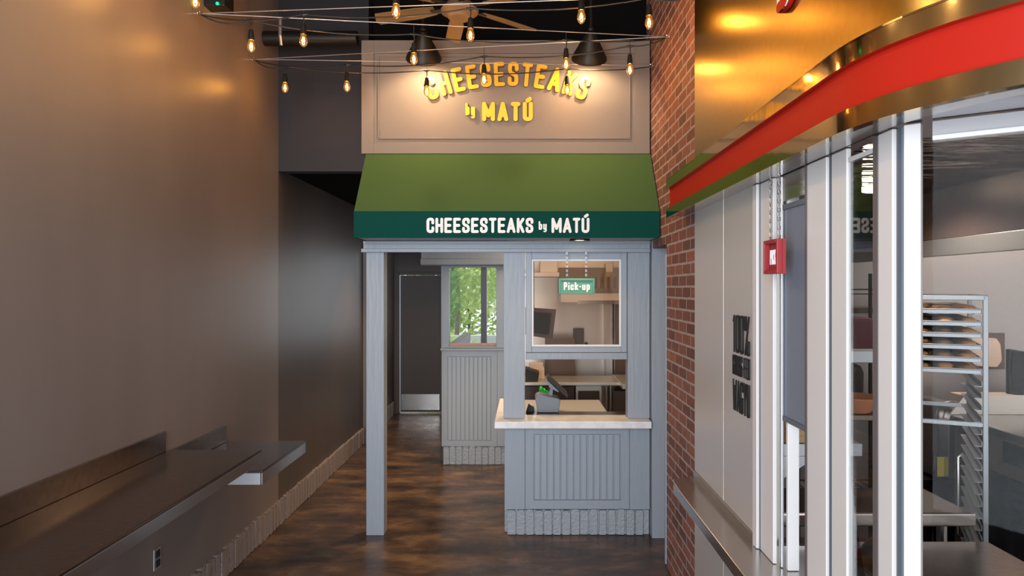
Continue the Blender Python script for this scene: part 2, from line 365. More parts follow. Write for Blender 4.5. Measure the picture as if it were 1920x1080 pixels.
# soldier-course brick baseboards
def soldier(mb, p0, d, nrm, L, h=.195, pitch=.070, thick=.03, jit=.006):
    d, nrm = Vector(d), Vector(nrm); n = int(L/pitch)
    for i in range(n):
        a = i*pitch+.006+random.uniform(-.002, .002); b = (i+1)*pitch-.007+random.uniform(-.002, .002); hh = h+random.uniform(-.006, .006); th = thick+random.uniform(-jit, jit)
        r = .014; zb = .004
        out = [(a+.004, zb),(a, zb+r),(a+random.uniform(-.002,.002), hh*.5),(a, hh-r),(a+.006, hh-.003),(a+r, hh),(b-r, hh),(b-.006, hh-.003),(b, hh-r),(b+random.uniform(-.002,.002), hh*.5),(b, zb+r),(b-.004, zb)]
        mb.prism([Vector(p0)+d*u+Vector((0,0,v)) for u, v in out], nrm*th)
    # mortar bed
    q = [Vector(p0)+Vector((0,0,.002)), Vector(p0)+d*L+Vector((0,0,.002)), Vector(p0)+d*L+Vector((0,0,h-.006)), Vector(p0)+Vector((0,0,h-.006))]
    mb.prism(q, nrm*(thick*.25)); return mb
struct('baseboard_left', soldier(MB(), (XL, YB+.1, 0), (0,1,0), (1,0,0), 8.36-YB-.1), 'brick_taupe')
struct('baseboard_passage', soldier(MB(), (XL, 8.50, 0), (0,1,0), (1,0,0), 1.78), 'brick_taupe')
struct('trim_2', B(XL, XL+.085, 8.36, 8.49, 0, 2.85), 'wall', bevel=.004, label='taupe pilaster on the left wall beyond the kiosk')
# bulkhead between the left wall and the kiosk
struct('wall_bulkhead', B(XL, -1.262, 5.50, 5.62, 2.84, CZ), 'dark')
struct('ceiling_passage', B(XL, -.2, 5.63, 10.4, 2.86, 2.95), 'black')
# rear wall with the door
struct('wall_rear', MB().box(XL, -1.985, 10.33, 10.45, 0, 2.86).box(-1.24, -1.15, 10.33, 10.45, 0, 2.86).box(-1.985, -1.24, 10.33, 10.45, 2.14, 2.86), 'brownp')
d = struct('door_1', B(-1.90, -1.285, 10.36, 10.40, .02, 2.09), 'brownp', bevel=.003)
obj('kick_plate', B(-1.885, -1.30, 10.352, 10.36, .05, .29), 'steel', d, bevel=.001, label='polished steel kick plate')
obj('door_frame', MB().box(-1.985, -1.905, 10.315, 10.40, 0, 2.14).box(-1.28, -1.245, 10.315, 10.40, 0, 2.14).box(-1.905, -1.28, 10.315, 10.40, 2.095, 2.14), 'brownp', d, bevel=.004)
obj('hinge_strip', B(-1.905, -1.893, 10.345, 10.358, .02, 2.09), 'alu', d)
# passage: lower wall on its right, up to the rear wall
struct('wall_passage_right', B(-.93, -.83, 7.50, 10.33, 0, 1.22), 'brownp')
struct('beam_passage', B(-1.99, -.24, 8.8, 8.95, 2.36, 2.86), 'brownp')
# kitchen behind the pick-up window
struct('wall_kitchen_rear', B(-.28, 1.80, 8.40, 8.5, 0, 2.9), 'steel_sat')
struct('wall_kitchen_left', B(-.30, -.24, 7.60, 8.40, 0, 2.9), 'steel_sat')
struct('wall_kitchen_right', B(1.70, 1.80, 5.62, 8.40, 0, 2.9), 'steel_sat')
struct('ceiling_kitchen', B(-.20, 1.80, 5.62, 8.5, 2.9, 2.98), 'white')

# ================================================================ THE KIOSK
KY = 5.24
k = thing('kiosk_sign_board', 'wide taupe sign board above the green awning with arched yellow raised letters', 'sign board', (-.15, KY, 2.93))
sx0, sx1, sz0, sz1 = -1.257, .955, 2.93, 3.80
obj('board', B(sx0, sx1, KY+.012, KY+.26, sz0, sz1), 'sign', k, bevel=.004)
gx0, gx1, gz0, gz1 = XA(701, KY), XA(1190, KY), ZA(268, KY), ZA(100, KY)
ib = MB()   # frame boards standing proud round the inner field
ib.box(sx0, gx0, KY-.006, KY+.012, sz0, sz1).box(gx1, sx1, KY-.006, KY+.012, sz0, sz1).box(gx0, gx1, KY-.006, KY+.012, sz0, gz0).box(gx0, gx1, KY-.006, KY+.012, gz1, sz1)
obj('frame_board', ib, 'sign', k, bevel=.002)
mo = MB(); q = .03
mo.box(gx0+q, gx0+q+.012, KY, KY+.012, gz0+q, gz1-q).box(gx1-q-.012, gx1-q, KY, KY+.012, gz0+q, gz1-q)
mo.box(gx0+q+.012, gx1-q-.012, KY, KY+.012, gz0+q, gz0+q+.012).box(gx0+q+.012, gx1-q-.012, KY, KY+.012, gz1-q-.012, gz1-q)
obj('moulding', mo, 'sign', k, bevel=.003)
def raised(text, px0, px1, py_base, hpx, tpx, wpx, gpx, curve=None):
    s = KY/F; o = (XA(px0, KY), KY+.011, ZA(py_base, KY))
    back = word(text, o, (1,0,0), (0,0,1), (0,-1,0), hpx*s, wpx*s, (tpx+2.2)*s, gpx*s, .014, curve, (px1-px0)*s)
    front = word(text, (o[0], o[1]-.014, o[2]), (1,0,0), (0,0,1), (0,-1,0), hpx*s, wpx*s, tpx*s, gpx*s, .010, curve, (px1-px0)*s)
    for a, b in zip(back, front):
        L = obj('letter', b, 'yellow', k); obj('letter_back', a, 'brownedge', L)
raised('CHEESESTEAKS', 806, 1096, 190, 45, 7.2, 20, 4.2, curve=.115)
raised('by', 873, 891, 217, 23, 4.2, 8, 2.6)
raised('MATÚ', 904, 999, 228, 36, 7.6, 18, 4.6)

# awning
AY = 4.87; ax0, ax1 = -1.222, .958
a = thing('awning', 'green canvas awning with dark green lettered valance over the pick-up counter', 'awning', (-.13, KY, 2.25))
t0 = 2.925; v1 = ZA(396, AY); v0 = ZA(446, AY)
cn = MB(); th = .012
prof = [(KY-.008, t0), (AY, v1), (AY+.004, v1-.02), (KY-.008, t0-.03)]
cn.add([(ax0, KY-.008, t0), (ax1, KY-.008, t0), (ax1, AY, v1), (ax0, AY, v1), (ax0, KY-.008, t0-.015), (ax1, KY-.008, t0-.015), (ax1, AY+.012, v1-.004), (ax0, AY+.012, v1-.004)],
       [(0,3,2,1),(4,5,6,7),(0,1,5,4),(1,2,6,5),(2,3,7,6),(3,0,4,7)])
for x in (ax0, ax1):      # side cheeks
    s_ = 1 if x < 0 else -1
    cn.prism([(x, KY-.008, t0-.015), (x, AY+.006, v1-.004), (x, AY+.006, v0), (x, KY-.008, v0)], (s_*.008, 0, 0))
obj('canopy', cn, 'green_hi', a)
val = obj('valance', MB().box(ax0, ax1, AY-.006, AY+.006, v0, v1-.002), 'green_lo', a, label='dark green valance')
AS = AY/F
mm = merge(word('CHEESESTEAKS', (XA(800, AY), AY-.006, ZA(437, AY)), (1,0,0), (0,0,1), (0,-1,0), 28.5*AS, 15*AS, 5.4*AS, 2.4*AS, .0025, None, 200*AS))
m2 = merge(word('by', (XA(1010, AY), AY-.006, ZA(431, AY)), (1,0,0), (0,0,1), (0,-1,0), 16*AS, 6*AS, 2.6*AS, 1.6*AS, .0025, None, 15*AS))
m3 = merge(word('MATÚ', (XA(1034, AY), AY-.006, ZA(437, AY)), (1,0,0), (0,0,1), (0,-1,0), 28.5*AS, 15*AS, 5.4*AS, 2.4*AS, .0025, None, 71*AS))
obj('lettering', merge([mm, m2, m3]), 'offw', val, label='white lettering')
obj('soffit_board', B(ax0+.01, ax1-.01, AY+.008, KY-.01, v0+.004, v0+.02), 'grey', a, label='blue-grey board closing the underside')
dl = thing('recessed_downlight', 'round black-rimmed downlight set in the underside of the awning', 'ceiling light', (XA(1087, 5.05), 5.05, v0))
obj('trim_ring', MB().lathe([(.05, .003), (.075, .003), (.075, -.008), (.05, -.008), (.05, .003)], (XA(1087, 5.05), 5.05, v0), 28), 'blackm', dl, smooth=True)
obj('lamp', MB().lathe([(0, -.003), (.05, -.003), (.05, .002), (0, .002)], (XA(1087, 5.05), 5.05, v0), 24), 'lampwhite', dl)
spot('downlight_lamp', (XA(1087, 5.05), 5.03, v0-.03), (.35, 5.0, 0), 9, WARM2, 120, .8)

# beam, post
bm = thing('kiosk_beam', 'long blue-grey cornice beam running under the awning', 'beam', (-.13, KY, 2.17))
obj('fascia', B(ax0-.015, ax1-.005, KY-.03, KY+.10, 2.185, v0+.002), 'grey_wood', bm, bevel=.004)
obj('cornice_lip', B(ax0-.03, ax1-.005, KY-.042, KY-.03, 2.172, 2.20), 'grey_wood', bm, bevel=.004)
obj('upper_strip', B(ax0-.015, ax1-.005, KY-.037, KY-.0305, 2.235, v0-.0), 'grey_wood', bm, bevel=.003)
tag(obj('post', B(-1.222, -1.085, KY, KY+.12, 0, 2.183), 'grey_wood', bevel=.004), 'tall square blue-grey painted post at the left end of the kiosk', 'post')
tag(obj('pilaster', B(.962, 1.082, KY-.06, KY+.10, 0, 2.27), 'grey_wood', bevel=.003), 'narrow blue-grey pilaster between the kiosk counter and the brick wall', 'pilaster')

# pick-up counter
pc = thing('pickup_counter', 'blue-grey beadboard counter on a painted brick plinth under the pick-up window', 'counter', (.39, KY, 0))
cx0, cx1 = XA(946, KY), .955
obj('carcass', MB().box(cx0+.004, cx1, KY+.02, 5.55, .196, .843).box(cx0+.004, .66, 5.55, 6.15, .196, .843), 'grey_wood', pc)
st = MB(); px0, px1 = XA(985, KY), XA(1180, KY)
obj('stile', B(cx0, px0-.003, KY, KY+.02, .20, .843), 'grey_wood', pc, bevel=.002); obj('stile', B(px1+.003, cx1, KY, KY+.02, .20, .843), 'grey_wood', pc, bevel=.002)
def bead(parent, x0, x1, z0, z1, y, bw, n, gm='grey'):
    fr = MB()  # mitred frame: outer boards
    fr.add([(x0,y-.014,z0),(x1,y-.014,z0),(x1-bw,y-.014,z0+bw),(x0+bw,y-.014,z0+bw),(x0,y,z0),(x1,y,z0),(x1-bw,y-.004,z0+bw),(x0+bw,y-.004,z0+bw)], [(0,1,2,3),(0,4,5,1),(3,2,6,7),(1,5,6,2),(0,3,7,4)])
    fr.add([(x0,y-.014,z1),(x1,y-.014,z1),(x1-bw,y-.014,z1-bw),(x0+bw,y-.014,z1-bw),(x0,y,z1),(x1,y,z1),(x1-bw,y-.004,z1-bw),(x0+bw,y-.004,z1-bw)], [(3,2,1,0),(1,5,4,0),(7,6,2,3),(2,6,5,1),(4,7,3,0)])
    fr.add([(x0,y-.014,z0),(x0,y-.014,z1),(x0+bw,y-.014,z1-bw),(x0+bw,y-.014,z0+bw),(x0,y,z0),(x0,y,z1),(x0+bw,y-.004,z1-bw),(x0+bw,y-.004,z0+bw)], [(3,2,1,0),(1,5,4,0),(7,6,2,3)])
    fr.add([(x1,y-.014,z0),(x1,y-.014,z1),(x1-bw,y-.014,z1-bw),(x1-bw,y-.014,z0+bw),(x1,y,z0),(x1,y,z1),(x1-bw,y-.004,z1-bw),(x1-bw,y-.004,z0+bw)], [(0,1,2,3),(0,4,5,1),(3,2,6,7)])
    obj('panel_frame', fr, 'grey_wood', parent)
    bd = MB(); a0, a1, b0, b1 = x0+bw+.004, x1-bw-.004, z0+bw+.003, z1-bw-.003; pit = (a1-a0)/n
    for i in range(n): bd.box(a0+i*pit+.006, a0+(i+1)*pit-.006, y-.012, y+.0012, b0, b1)
    
    obj('beadboard', bd, gm, parent, bevel=.002)
bead(pc, px0, px1, .205, .842, KY+.018, .064, 13)
so = soldier(MB(), (cx0+.02, KY+.035, 0), (1,0,0), (0,-1,0), cx1-cx0-.022)
so = soldier(so, (cx0+.035, KY+.06, 0), (0,1,0), (-1,0,0), .9)
obj('brick_plinth', so, 'brick_grey', pc, label='grey painted upright bricks')
tag(obj('countertop', MB().prism([(XA(927, 5.12), 5.12, .845), (.948, 5.12, .845), (.948, 5.40, .845), (-.17, 5.40, .845), (-.17, 6.20, .845), (XA(927, 5.12), 6.20, .845)], (0, 0, .052)), 'marble', bevel=.004), 'pale marble slab on top of the pick-up counter', 'countertop')
tag(obj('steel_worktop', B(-.165, .948, 5.403, 5.56, .845, .895), 'steel_brown', bevel=.003), 'polished steel worktop strip just behind the marble slab', 'worktop')
tag(obj('white_worktop', B(-.165, .665, 5.564, 6.15, .845, .893), 'steel_sat', bevel=.003), 'pale steel worktop behind the register', 'worktop')
# left overhanging lip of the slab seen end-on stays in the slab; posts and window over it
tag(obj('window_post', B(XA(944, KY), XA(984, KY), KY, KY+.12, .8975, 2.183), 'grey_wood', bevel=.003), 'blue-grey post left of the pick-up window, standing on the marble', 'post')
tag(obj('window_post', B(XA(1177, KY), .955, KY, KY+.12, .8975, 2.183), 'grey_wood', bevel=.003), 'broad blue-grey board right of the pick-up window, standing on the marble', 'post')
pw = thing('pickup_window', 'sliding blue-grey pick-up window with white-edged glass raised above the counter', 'window', (.39, KY, 1.35))
wx0, wx1, wz0, wz1 = XA(985, KY)+.003, XA(1176, KY), ZA(661, KY), 2.18
ix0, ix1, iz0, iz1 = XA(997, KY), XA(1165, KY), ZA(650, KY), ZA(486, KY)
def frame(x0,x1,z0,z1,a0,a1,b0,b1,y0,y1): return MB().box(x0,a0,y0,y1,z0,z1).box(a1,x1,y0,y1,z0,z1).box(a0,a1,y0,y1,z0,b0).box(a0,a1,y0,y1,b1,z1)
obj('sash', frame(wx0,wx1,wz0,wz1,ix0,ix1,iz0,iz1,KY+.015,KY+.06), 'grey', pw, bevel=.003)
obj('glazing_bead', frame(ix0,ix1,iz0,iz1,ix0+.014,ix1-.014,iz0+.014,iz1-.014,KY+.008,KY+.03), 'white', pw, bevel=.002, label='white glazing bead')
obj('glass', B(ix0+.014, ix1-.014, KY+.036, KY+.041, iz0+.014, iz1-.014), 'glass_tint', pw)
obj('bottom_rail', B(wx0, wx1, KY-.004, KY+.05, ZA(674, KY), wz0-.002), 'grey_wood', pw, bevel=.003)
# hanging green Pick-up sign
SY = 5.17; s_ = SY/F
hs = thing('hanging_sign', 'small green hanging sign reading Pick-up in front of the kiosk window', 'sign', (XA(1081, SY), SY, 1.85))
hx0, hx1, hz0, hz1 = XA(1047.5, SY), XA(1115, SY), ZA(551.5, SY), ZA(522, SY)
obj('board', B(hx0, hx1, SY, SY+.02, hz0, hz1), 'green_sign', hs)
obj('rim', frame(hx0,hx1,hz0,hz1,hx0+.016,hx1-.016,hz0+.016,hz1-.016,SY-.010,SY), 'green_sign', hs, bevel=.002)
obj('lettering', merge(word('Pick-up', (XA(1057, SY), SY, ZA(544, SY)), (1,0,0), (0,0,1), (0,-1,0), 15*s_, 6.0*s_, 2.5*s_, 1.7*s_, .004, None, 49*s_)), 'offw', hs, label='white lettering')
def chain(x, y, z0, z1, parent, r=.0055, wr=.0016):
    mb = MB(); n = max(3, int((z1-z0)/.016)); h = (z1-z0)/n
    for i in range(n):
        zc = z0+(i+.5)*h; pts = []
        for k in range(9):
            a_ = 2*math.pi*k/8; u = r*math.cos(a_); v = h*.62*math.sin(a_)
            pts.append((x+(u if i % 2 else 0), y+(0 if i % 2 else u), zc+v))
        mb.tube(pts, wr, 5, False)
    return obj('chain', mb, 'chrome', parent)
chain(XA(1063, SY), SY+.005, hz1, 2.17, hs); chain(XA(1099, SY), SY+.005, hz1, 2.17, hs)

# inner counter, further down the passage
QY = 7.33
ic = thing('passage_counter', 'grey beadboard half-wall on a brick plinth deep in the passage', 'half wall', (-.57, QY, 0))
qx0, qx1 = XA(828, QY), XA(932, QY)
obj('carcass', B(qx0, XA(944, QY)+.05, QY+.02, QY+.14, .195, 1.225), 'grey_wood', ic, bevel=.003)
bead(ic, qx0, qx1, .20, 1.225, QY+.018, .06, 10)
obj('brick_plinth', soldier(MB(), (qx0+.015, QY+.035, 0), (1,0,0), (0,-1,0), .70), 'brick_grey', ic, label='grey painted upright bricks')
obj('cap_rail', B(qx0-.012, XA(944, QY)+.05, QY-.01, QY+.15, 1.227, 1.25), 'grey_wood', ic, bevel=.003)
obj('stile', B(XA(932.5, QY), XA(944, QY)+.05, QY+.0, QY+.10, .20, 1.226), 'grey_wood', ic)
pwn = struct('window_1', frame(XA(826, QY), XA(944, QY)+.05, 1.252, 2.14, XA(841, QY), XA(930, QY), 1.27, ZA(501, QY), QY+.04, QY+.11), 'grey_wood', bevel=.003)
obj('window_glass', B(XA(841, QY), XA(930, QY), QY+.07, QY+.076, 1.27, ZA(501, QY)), 'glass', pwn)
obj('window_sill', B(XA(841, QY), XA(930, QY), QY+.0775, QY+.10, 1.27, 1.30), 'orange', pwn, label='copper coloured sill')
struct('beam_lintel', MB().box(XA(790, QY), XA(944, QY)+.05, QY-.02, QY+.12, 2.142, 2.30).box(XA(790, QY), XA(944, QY)+.05, QY-.06, QY-.021, 2.15, 2.21), 'grey_wood', bevel=.004)
struct('wall_above_lintel', B(XA(790, QY), XA(944, QY)+.05, QY, QY+.1, 2.302, 2.86), 'dark')

# made-up garden, in place of the scene reflected in that window's glass
struct('ground', B(-6, 4, 10.6, 22, -.1, -.02), 'pave')
def foliage(name, cx, cy, z0, z1, rx, ry, n, m, size, label, cat='shrub', group=None, trunk=False):
    mb = MB()
    for i in range(n):
        while True:
            u, v, t = random.uniform(-1,1), random.uniform(-1,1), random.uniform(-1,1)
            if u*u+v*v+t*t < 1: break
        p = Vector((cx+u*rx, cy+v*ry, (z0+z1)/2+t*(z1-z0)/2)); s2 = size*random.uniform(.6, 1.3)
        a1, a2 = random.uniform(0, 6.28), random.uniform(-1, 1)
        dx = Vector((math.cos(a1)*math.cos(a2), math.sin(a1)*math.cos(a2), math.sin(a2)))*s2; dy = dx.cross(Vector((random.random(), random.random(), random.random()))).normalized()*s2*.35
        mb.add([p-dx, p+dy, p+dx, p-dy], [(0,1,2,3)])
    r = thing(name, label, cat, (cx, cy, 0), group=group)
    obj('foliage', mb, m, r)
    tb = MB(); tb.tube([(cx, cy, -.03), (cx+.05, cy, z0+.3), (cx, cy, (z0+z1)/2)], [.06, .05, .02], 8); obj('trunk', tb, 'bark', r)
foliage('tree', -1.55, 15.2, 1.3, 3.4, 1.3, .8, 2600, 'leaf1', .09, 'yellow-green tree added in place of a reflection in the passage window', 'tree')
foliage('tree', -1.75, 13.75, .9, 2.7, .45, .5, 1300, 'leaf2', .09, 'darker green tree added for the left edge of the passage window reflection', 'tree')
foliage('shrub', -1.3, 12.2, .1, 1.05, .7, .4, 1300, 'leaf3', .07, 'pale low shrub added for the bottom of the passage window reflection')
foliage('shrub', -1.6, 19.0, .2, 3.4, 2.0, .6, 3000, 'leaf1', .13, 'tall yellow-green hedge at the back of the made-up garden', 'hedge')
foliage('tree', -.45, 17.2, 1.2, 3.8, 1.2, .7, 1600, 'leaf3', .1, 'pale green tree added for the right side of the passage window reflection', 'tree')
tag(obj('standin_garden_wall', B(-2.6, .4, 12.9, 13.1, -.02, 1.0), 'pave'), 'pale low wall added behind the shrubs of the made-up garden', 'garden wall')
gp = tag(obj('standin_garden_post', B(XA(902, 11), XA(913, 11), 10.95, 11.05, -.02, 2.6), 'bronze'), 'slim dark post added outside the passage window for a reflected pillar', 'post')

# ================================================================ LEFT SHELVES AND WALL DETAILS
def shelf(label, y0, y1, z, lip):
    t = thing('wall_shelf', label, 'shelf', (XL, (y0+y1)/2, z)); xf = -1.467
    obj('shelf_top', B(XL+.014, xf, y0, y1, z-.012, z), 'steel_brown', t, bevel=.003)
    mb = MB().box(xf-.012, xf, y0, y1, z-lip, z-.0125); obj('front_lip', mb, 'steel', t, bevel=.003)
    obj('backsplash', B(XL+.001, XL+.012, y0, y1-.04, z-.012, z+.112), 'steel_brown', t, bevel=.002)
    return t
s1 = shelf('long stainless wall shelf nearest the camera, with folded lip', -.6, 3.80, 1.0, .070)
s2 = shelf('short lower stainless wall shelf beyond the long one', 3.81, 4.56, .88, .080)
obj('end_plate', B(-1.80, -1.481, 3.812, 3.822, .80, .867), 'alu', s2, bevel=.002)
obj('end_plate', B(-1.80, -1.481, 4.54, 4.55, .80, .867), 'alu', s2, bevel=.002)
for yy in (.6, 2.2, 3.5):
    obj('bracket', MB().prism([(XL+.002, yy, .985), (-1.55, yy, .985), (-1.55, yy, .965), (XL+.002, yy, .80)], (0, .012, 0)), 'steel', s1)
ot = thing('wall_outlet', 'slim dark power outlet low on the left wall under the long shelf', 'outlet', (XL, 3.62, .47))
oy = F*1.985/690; oz = ZA(1047, oy)
obj('face_plate', B(XL+.001, XL+.007, oy-.035, oy+.035, oz-.057, oz+.057), 'alu', ot, bevel=.002)
obj('socket', MB().box(XL+.007, XL+.010, oy-.02, oy+.02, oz+.006, oz+.044).box(XL+.007, XL+.010, oy-.02, oy+.02, oz-.044, oz-.006), 'rubber', ot)
# device with green light near the top of the left wall
dv = thing('wall_speaker', 'small black box with a green light high on the left wall', 'device', (XL, 4.25, 3.6))
obj('housing', B(XL+.001, XL+.13, 4.22, 4.36, 3.645, 3.80), 'blackm', dv, bevel=.006)
obj('indicator_light', MB().lathe([(0, 0), (.008, 0), (.008, .006), (0, .006)], (XL+.09, 4.214, 3.655), 10, Matrix.Rotation(R(90), 4, 'X')), 'led', dv)
# black pipe with strap along the bulkhead
pp = thing('ceiling_pipe', 'black pipe strapped above the dark bulkhead', 'pipe', (-1.7, 5.2, 3.75))
obj('pipe', MB().tube([(XL+.005, 5.2, 3.80), (-1.28, 5.2, 3.80)], .055, 16), 'blackm', pp, smooth=True)
obj('strap', MB().tube([(XA(531, 5.2), 5.14, 3.93), (XA(531, 5.2), 5.135, 3.80), (XA(531, 5.2), 5.16, 3.735)], .012, 6), 'wire', pp)

# ================================================================ STRING LIGHTS
ZW = 3.545
EY = {'L0': (XL, 3.50), 'L1': (XL, 4.09), 'L2': (XL, 4.91), 'R0': (XR, 3.84), 'R1': (XR, 4.47), 'R2': (XR, 5.05)}
names = {'L1': 'upper left wall near the green light', 'L2': 'left wall just above the dark bulkhead', 'R1': 'brick wall, the nearer of two', 'R2': 'brick wall beside the sign board'}
for kx, (x, y) in EY.items():
    sg = 1 if x < 0 else -1; e = MB(); e.tube([(x+sg*.001, y, ZW), (x+sg*.025, y, ZW)], .004, 8)
    ring = [(x+sg*(.037+.013*math.cos(t_)), y, ZW+.013*math.sin(t_)) for t_ in [i*math.pi/6 for i in range(13)]]
    e.tube(ring, .0035, 7, False)
    if kx in names: tag(obj('eye_bolt', e, 'chrome', smooth=True), 'chrome eye bolt on the '+names[kx], 'eye bolt')
    else: tag(obj('eye_bolt', e, 'chrome', smooth=True), 'chrome eye bolt on the %s wall for the topmost string' % ('left' if x < 0 else 'brass'), 'eye bolt')
def ln(a, b):
    (x0, y0), (x1, y1) = EY[a], EY[b]; return x0+.05, y0, x1-.05, y1
def col_hit(l, px):
    x0, y0, x1, y1 = l; m_ = (px-CX)/F   # X = m*Y
    dx, dy = x1-x0, y1-y0; t_ = (m_*y0-x0)/(dx-m_*dy); return t_, x0+dx*t_, y0+dy*t_
bulb0 = None
spans = [('L0', 'R0', [(366, 0), (742.5, 19), (1090, 30)], 'topmost string of lights'),
         ('L1', 'R0', [(569, 74.5), (882, 64), (1217, 40)], 'second string, above the sign board'),
         ('L1', 'R1', [(471, 85), (776, 109), (1061.5, 118.5)], 'string sloping down to the nearer brick bolt'),
         ('L2', 'R1', [(650.5, 161), (907.5, 147), (1181, 129)], 'string crossing the top of the sign board'),
         ('L2', 'R2', [(534.5, 163), (800, 170), (1063.5, 167)], 'lowest string crossing the yellow letters')]
where = ['at the left', 'in the middle', 'at the right']
for (a_, b_, bulbs, desc) in spans:
    l = ln(a_, b_); x0, y0, x1, y1 = l
    wmb = MB().tube([(x0, y0, ZW), (x1, y1, ZW)], .0028, 6)
    tag(obj('support_wire', wmb, 'wire'), 'taut steel wire carrying the '+desc, 'wire')
    tees = []
    for i, (bx, by) in enumerate(bulbs):
        t_, X, Y = col_hit(l, bx); zb = ZA(by, Y); tees.append((t_, X, Y, zb+.150))
    cp = [(x0, y0, ZW-.01)]; last = (0, x0, y0, ZW-.01)
    allp = tees+[(1, x1, y1, ZW-.01)]
    for (t_, X, Y, z) in allp:
        z = min(z, ZW-.006)
        for q_ in range(1, 9):
            f_ = q_/8; cp.append((last[1]+(X-last[1])*f_, last[2]+(Y-last[2])*f_, last[3]+(z-last[3])*f_-.035*4*f_*(1-f_)*(.5 if t_ in (1,) else 1)))
        last = (t_, X, Y, z)
    cd = thing('light_cord', 'black cable with tees of the '+desc, 'cable', (x0, y0, ZW))
    obj('cable', MB().tube(cp, .0042, 6), 'cord', cd, smooth=True)
    for i, (t_, X, Y, z) in enumerate(tees):
        z = min(z, ZW-.006); dd = Vector((x1-x0, y1-y0, 0)).normalized()
        obj('tee', MB().tube([(X-dd.x*.025, Y-dd.y*.025, z), (X, Y, z-.004), (X+dd.x*.025, Y+dd.y*.025, z)], [.005, .010, .005], 8).tube([(X, Y, z), (X+.003, Y, z-.03), (X-.001, Y, z-.062)], [.006, .0035, .0035], 6).tube([(X, Y, z), (X, Y, ZW)], .002, 5), 'cord', cd)
    for i, (bx, by) in enumerate(bulbs):
        t_, X, Y, zt = tees[i]; zb = ZA(by, Y); lab = 'amber bulb '+where[i]+' of the '+desc
        if bulb0 is None:
            b0 = bulb0 = thing('string_light_bulb', lab, 'light bulb', (X, Y, zb), group='amber bulbs on the string lights')
            obj('bulb_socket', MB().lathe([(.004, .098), (.013, .092), (.016, .070), (.0175, .050), (.019, .030), (.014, .028)], n=14), 'blackm', b0, smooth=True, local=True)
            obj('glass_envelope', MB().lathe([(.0125, .034), (.014, .026), (.020, .012), (.0238, -.004), (.023, -.018), (.017, -.032), (.008, -.041), (.0008, -.043)], n=20), 'bulbg', b0, smooth=True, local=True)
            obj('filament', MB().tube([(-.003, 0, .016), (-.001, 0, 0), (.002, 0, -.014)], .0030, 6).tube([(.004, .002, .014), (.003, .002, 0), (.001, .002, -.014)], .0020, 6), 'filament', b0, local=True)
            point('bulb_glow', (0, 0, 0), 4.2, WARM, .011, b0)
        else:
            dup(b0, (X, Y, zb), lab)

# pendants over the sign board
def pendant(px, label, tilt):
    Y = 4.93; X = XA(px, Y); z = ZA(88, Y); rt = Matrix.Rotation(R(40), 4, 'X') @ Matrix.Rotation(R(tilt), 4, 'Y')
    t = thing('cone_pendant', label, 'lamp', (X, Y, z))
    sh = MB().lathe([(.022, .115), (.030, .105), (.055, .06), (.100, -.025), (.128, -.075), (.130, -.092), (.126, -.092), (.096, -.025), (.052, .058), (.0, .10)], n=36, m=rt)
    obj('lamp_shade', sh, 'blackm', t, smooth=True, local=True)
    top = rt @ Vector((0, 0, .11))
    obj('stem', MB().tube([top, top+Vector((0, .0, .04)), (top.x, top.y, CZ-z-.002)], .009, 8), 'blackm', t, local=True)
    obj('knuckle', MB().lathe([(.0, -.02), (.02, -.012), (.024, 0), (.02, .012), (0, .02)], tuple(top+Vector((0, 0, .015))), 14), 'blackm', t, smooth=True, local=True)
    bp_ = rt @ Vector((0, 0, -.035))
    obj('lamp_bulb', MB().lathe([(0, .04), (.015, .03), (.028, 0), (.022, -.022), (0, -.032)], tuple(bp_), 16), 'lampwhite', t, smooth=True, local=True)
    lo = rt @ Vector((0, 0, -.075))
    spot('pendant_light', (X+lo.x, Y+lo.y, z+lo.z), (X+lo.x, KY+.1, z-.80), 24, WARM2, 150, .6, .03)
pendant(794, 'black cone lamp over the left end of the yellow lettering', 4)
pendant(1106, 'black cone lamp over the right end of the yellow lettering', 0)

# ceiling fans
def fan(name, hx, hy, hz, r, rot, label, n=6):
    t = thing('ceiling_fan', label, 'ceiling fan', (hx, hy, hz))
    obj('motor_housing', MB().lathe([(0, -.055), (.07, -.05), (.085, -.03), (.115, -.015), (.12, 0), (.10, .03), (.05, .07), (0, .075)], n=28), 'fanm', t, smooth=True, local=True)
    obj('downrod', MB().tube([(0, 0, .07), (0, 0, CZ-hz-.002)], .014, 10), 'blackm', t, local=True)
    for i in range(n):
        a_ = R(rot+360/n*i); m_ = Matrix.Rotation(a_, 4, 'Z') @ Matrix.Translation((0, 0, .02)) @ Matrix.Rotation(R(14), 4, 'X')
        mb = MB(); pts = [(.17, -.035), (.30, -.052), (r-.02, -.048), (r, -.02), (r-.035, .055), (.30, .05), (.17, .035)]
        mb.prism([m_ @ Vector((u, v, 0)) for u, v in pts], (0, 0, .008))
        bl = obj('blade', mb, 'fanm', t, local=True)
        obj('blade_arm', MB().box(.06, .20, -.018, .018, -.006, .0, m_), 'blackm', bl, local=True)
fan('f', XA(862, 4.3), 4.3, ZA(20, 4.3), .62, 40, 'tan-bladed ceiling fan turning above the sign board')
fan('f', -1.02, 3.15, 3.60, .60, 22, 'tan ceiling fan mostly above the picture, left of the other')

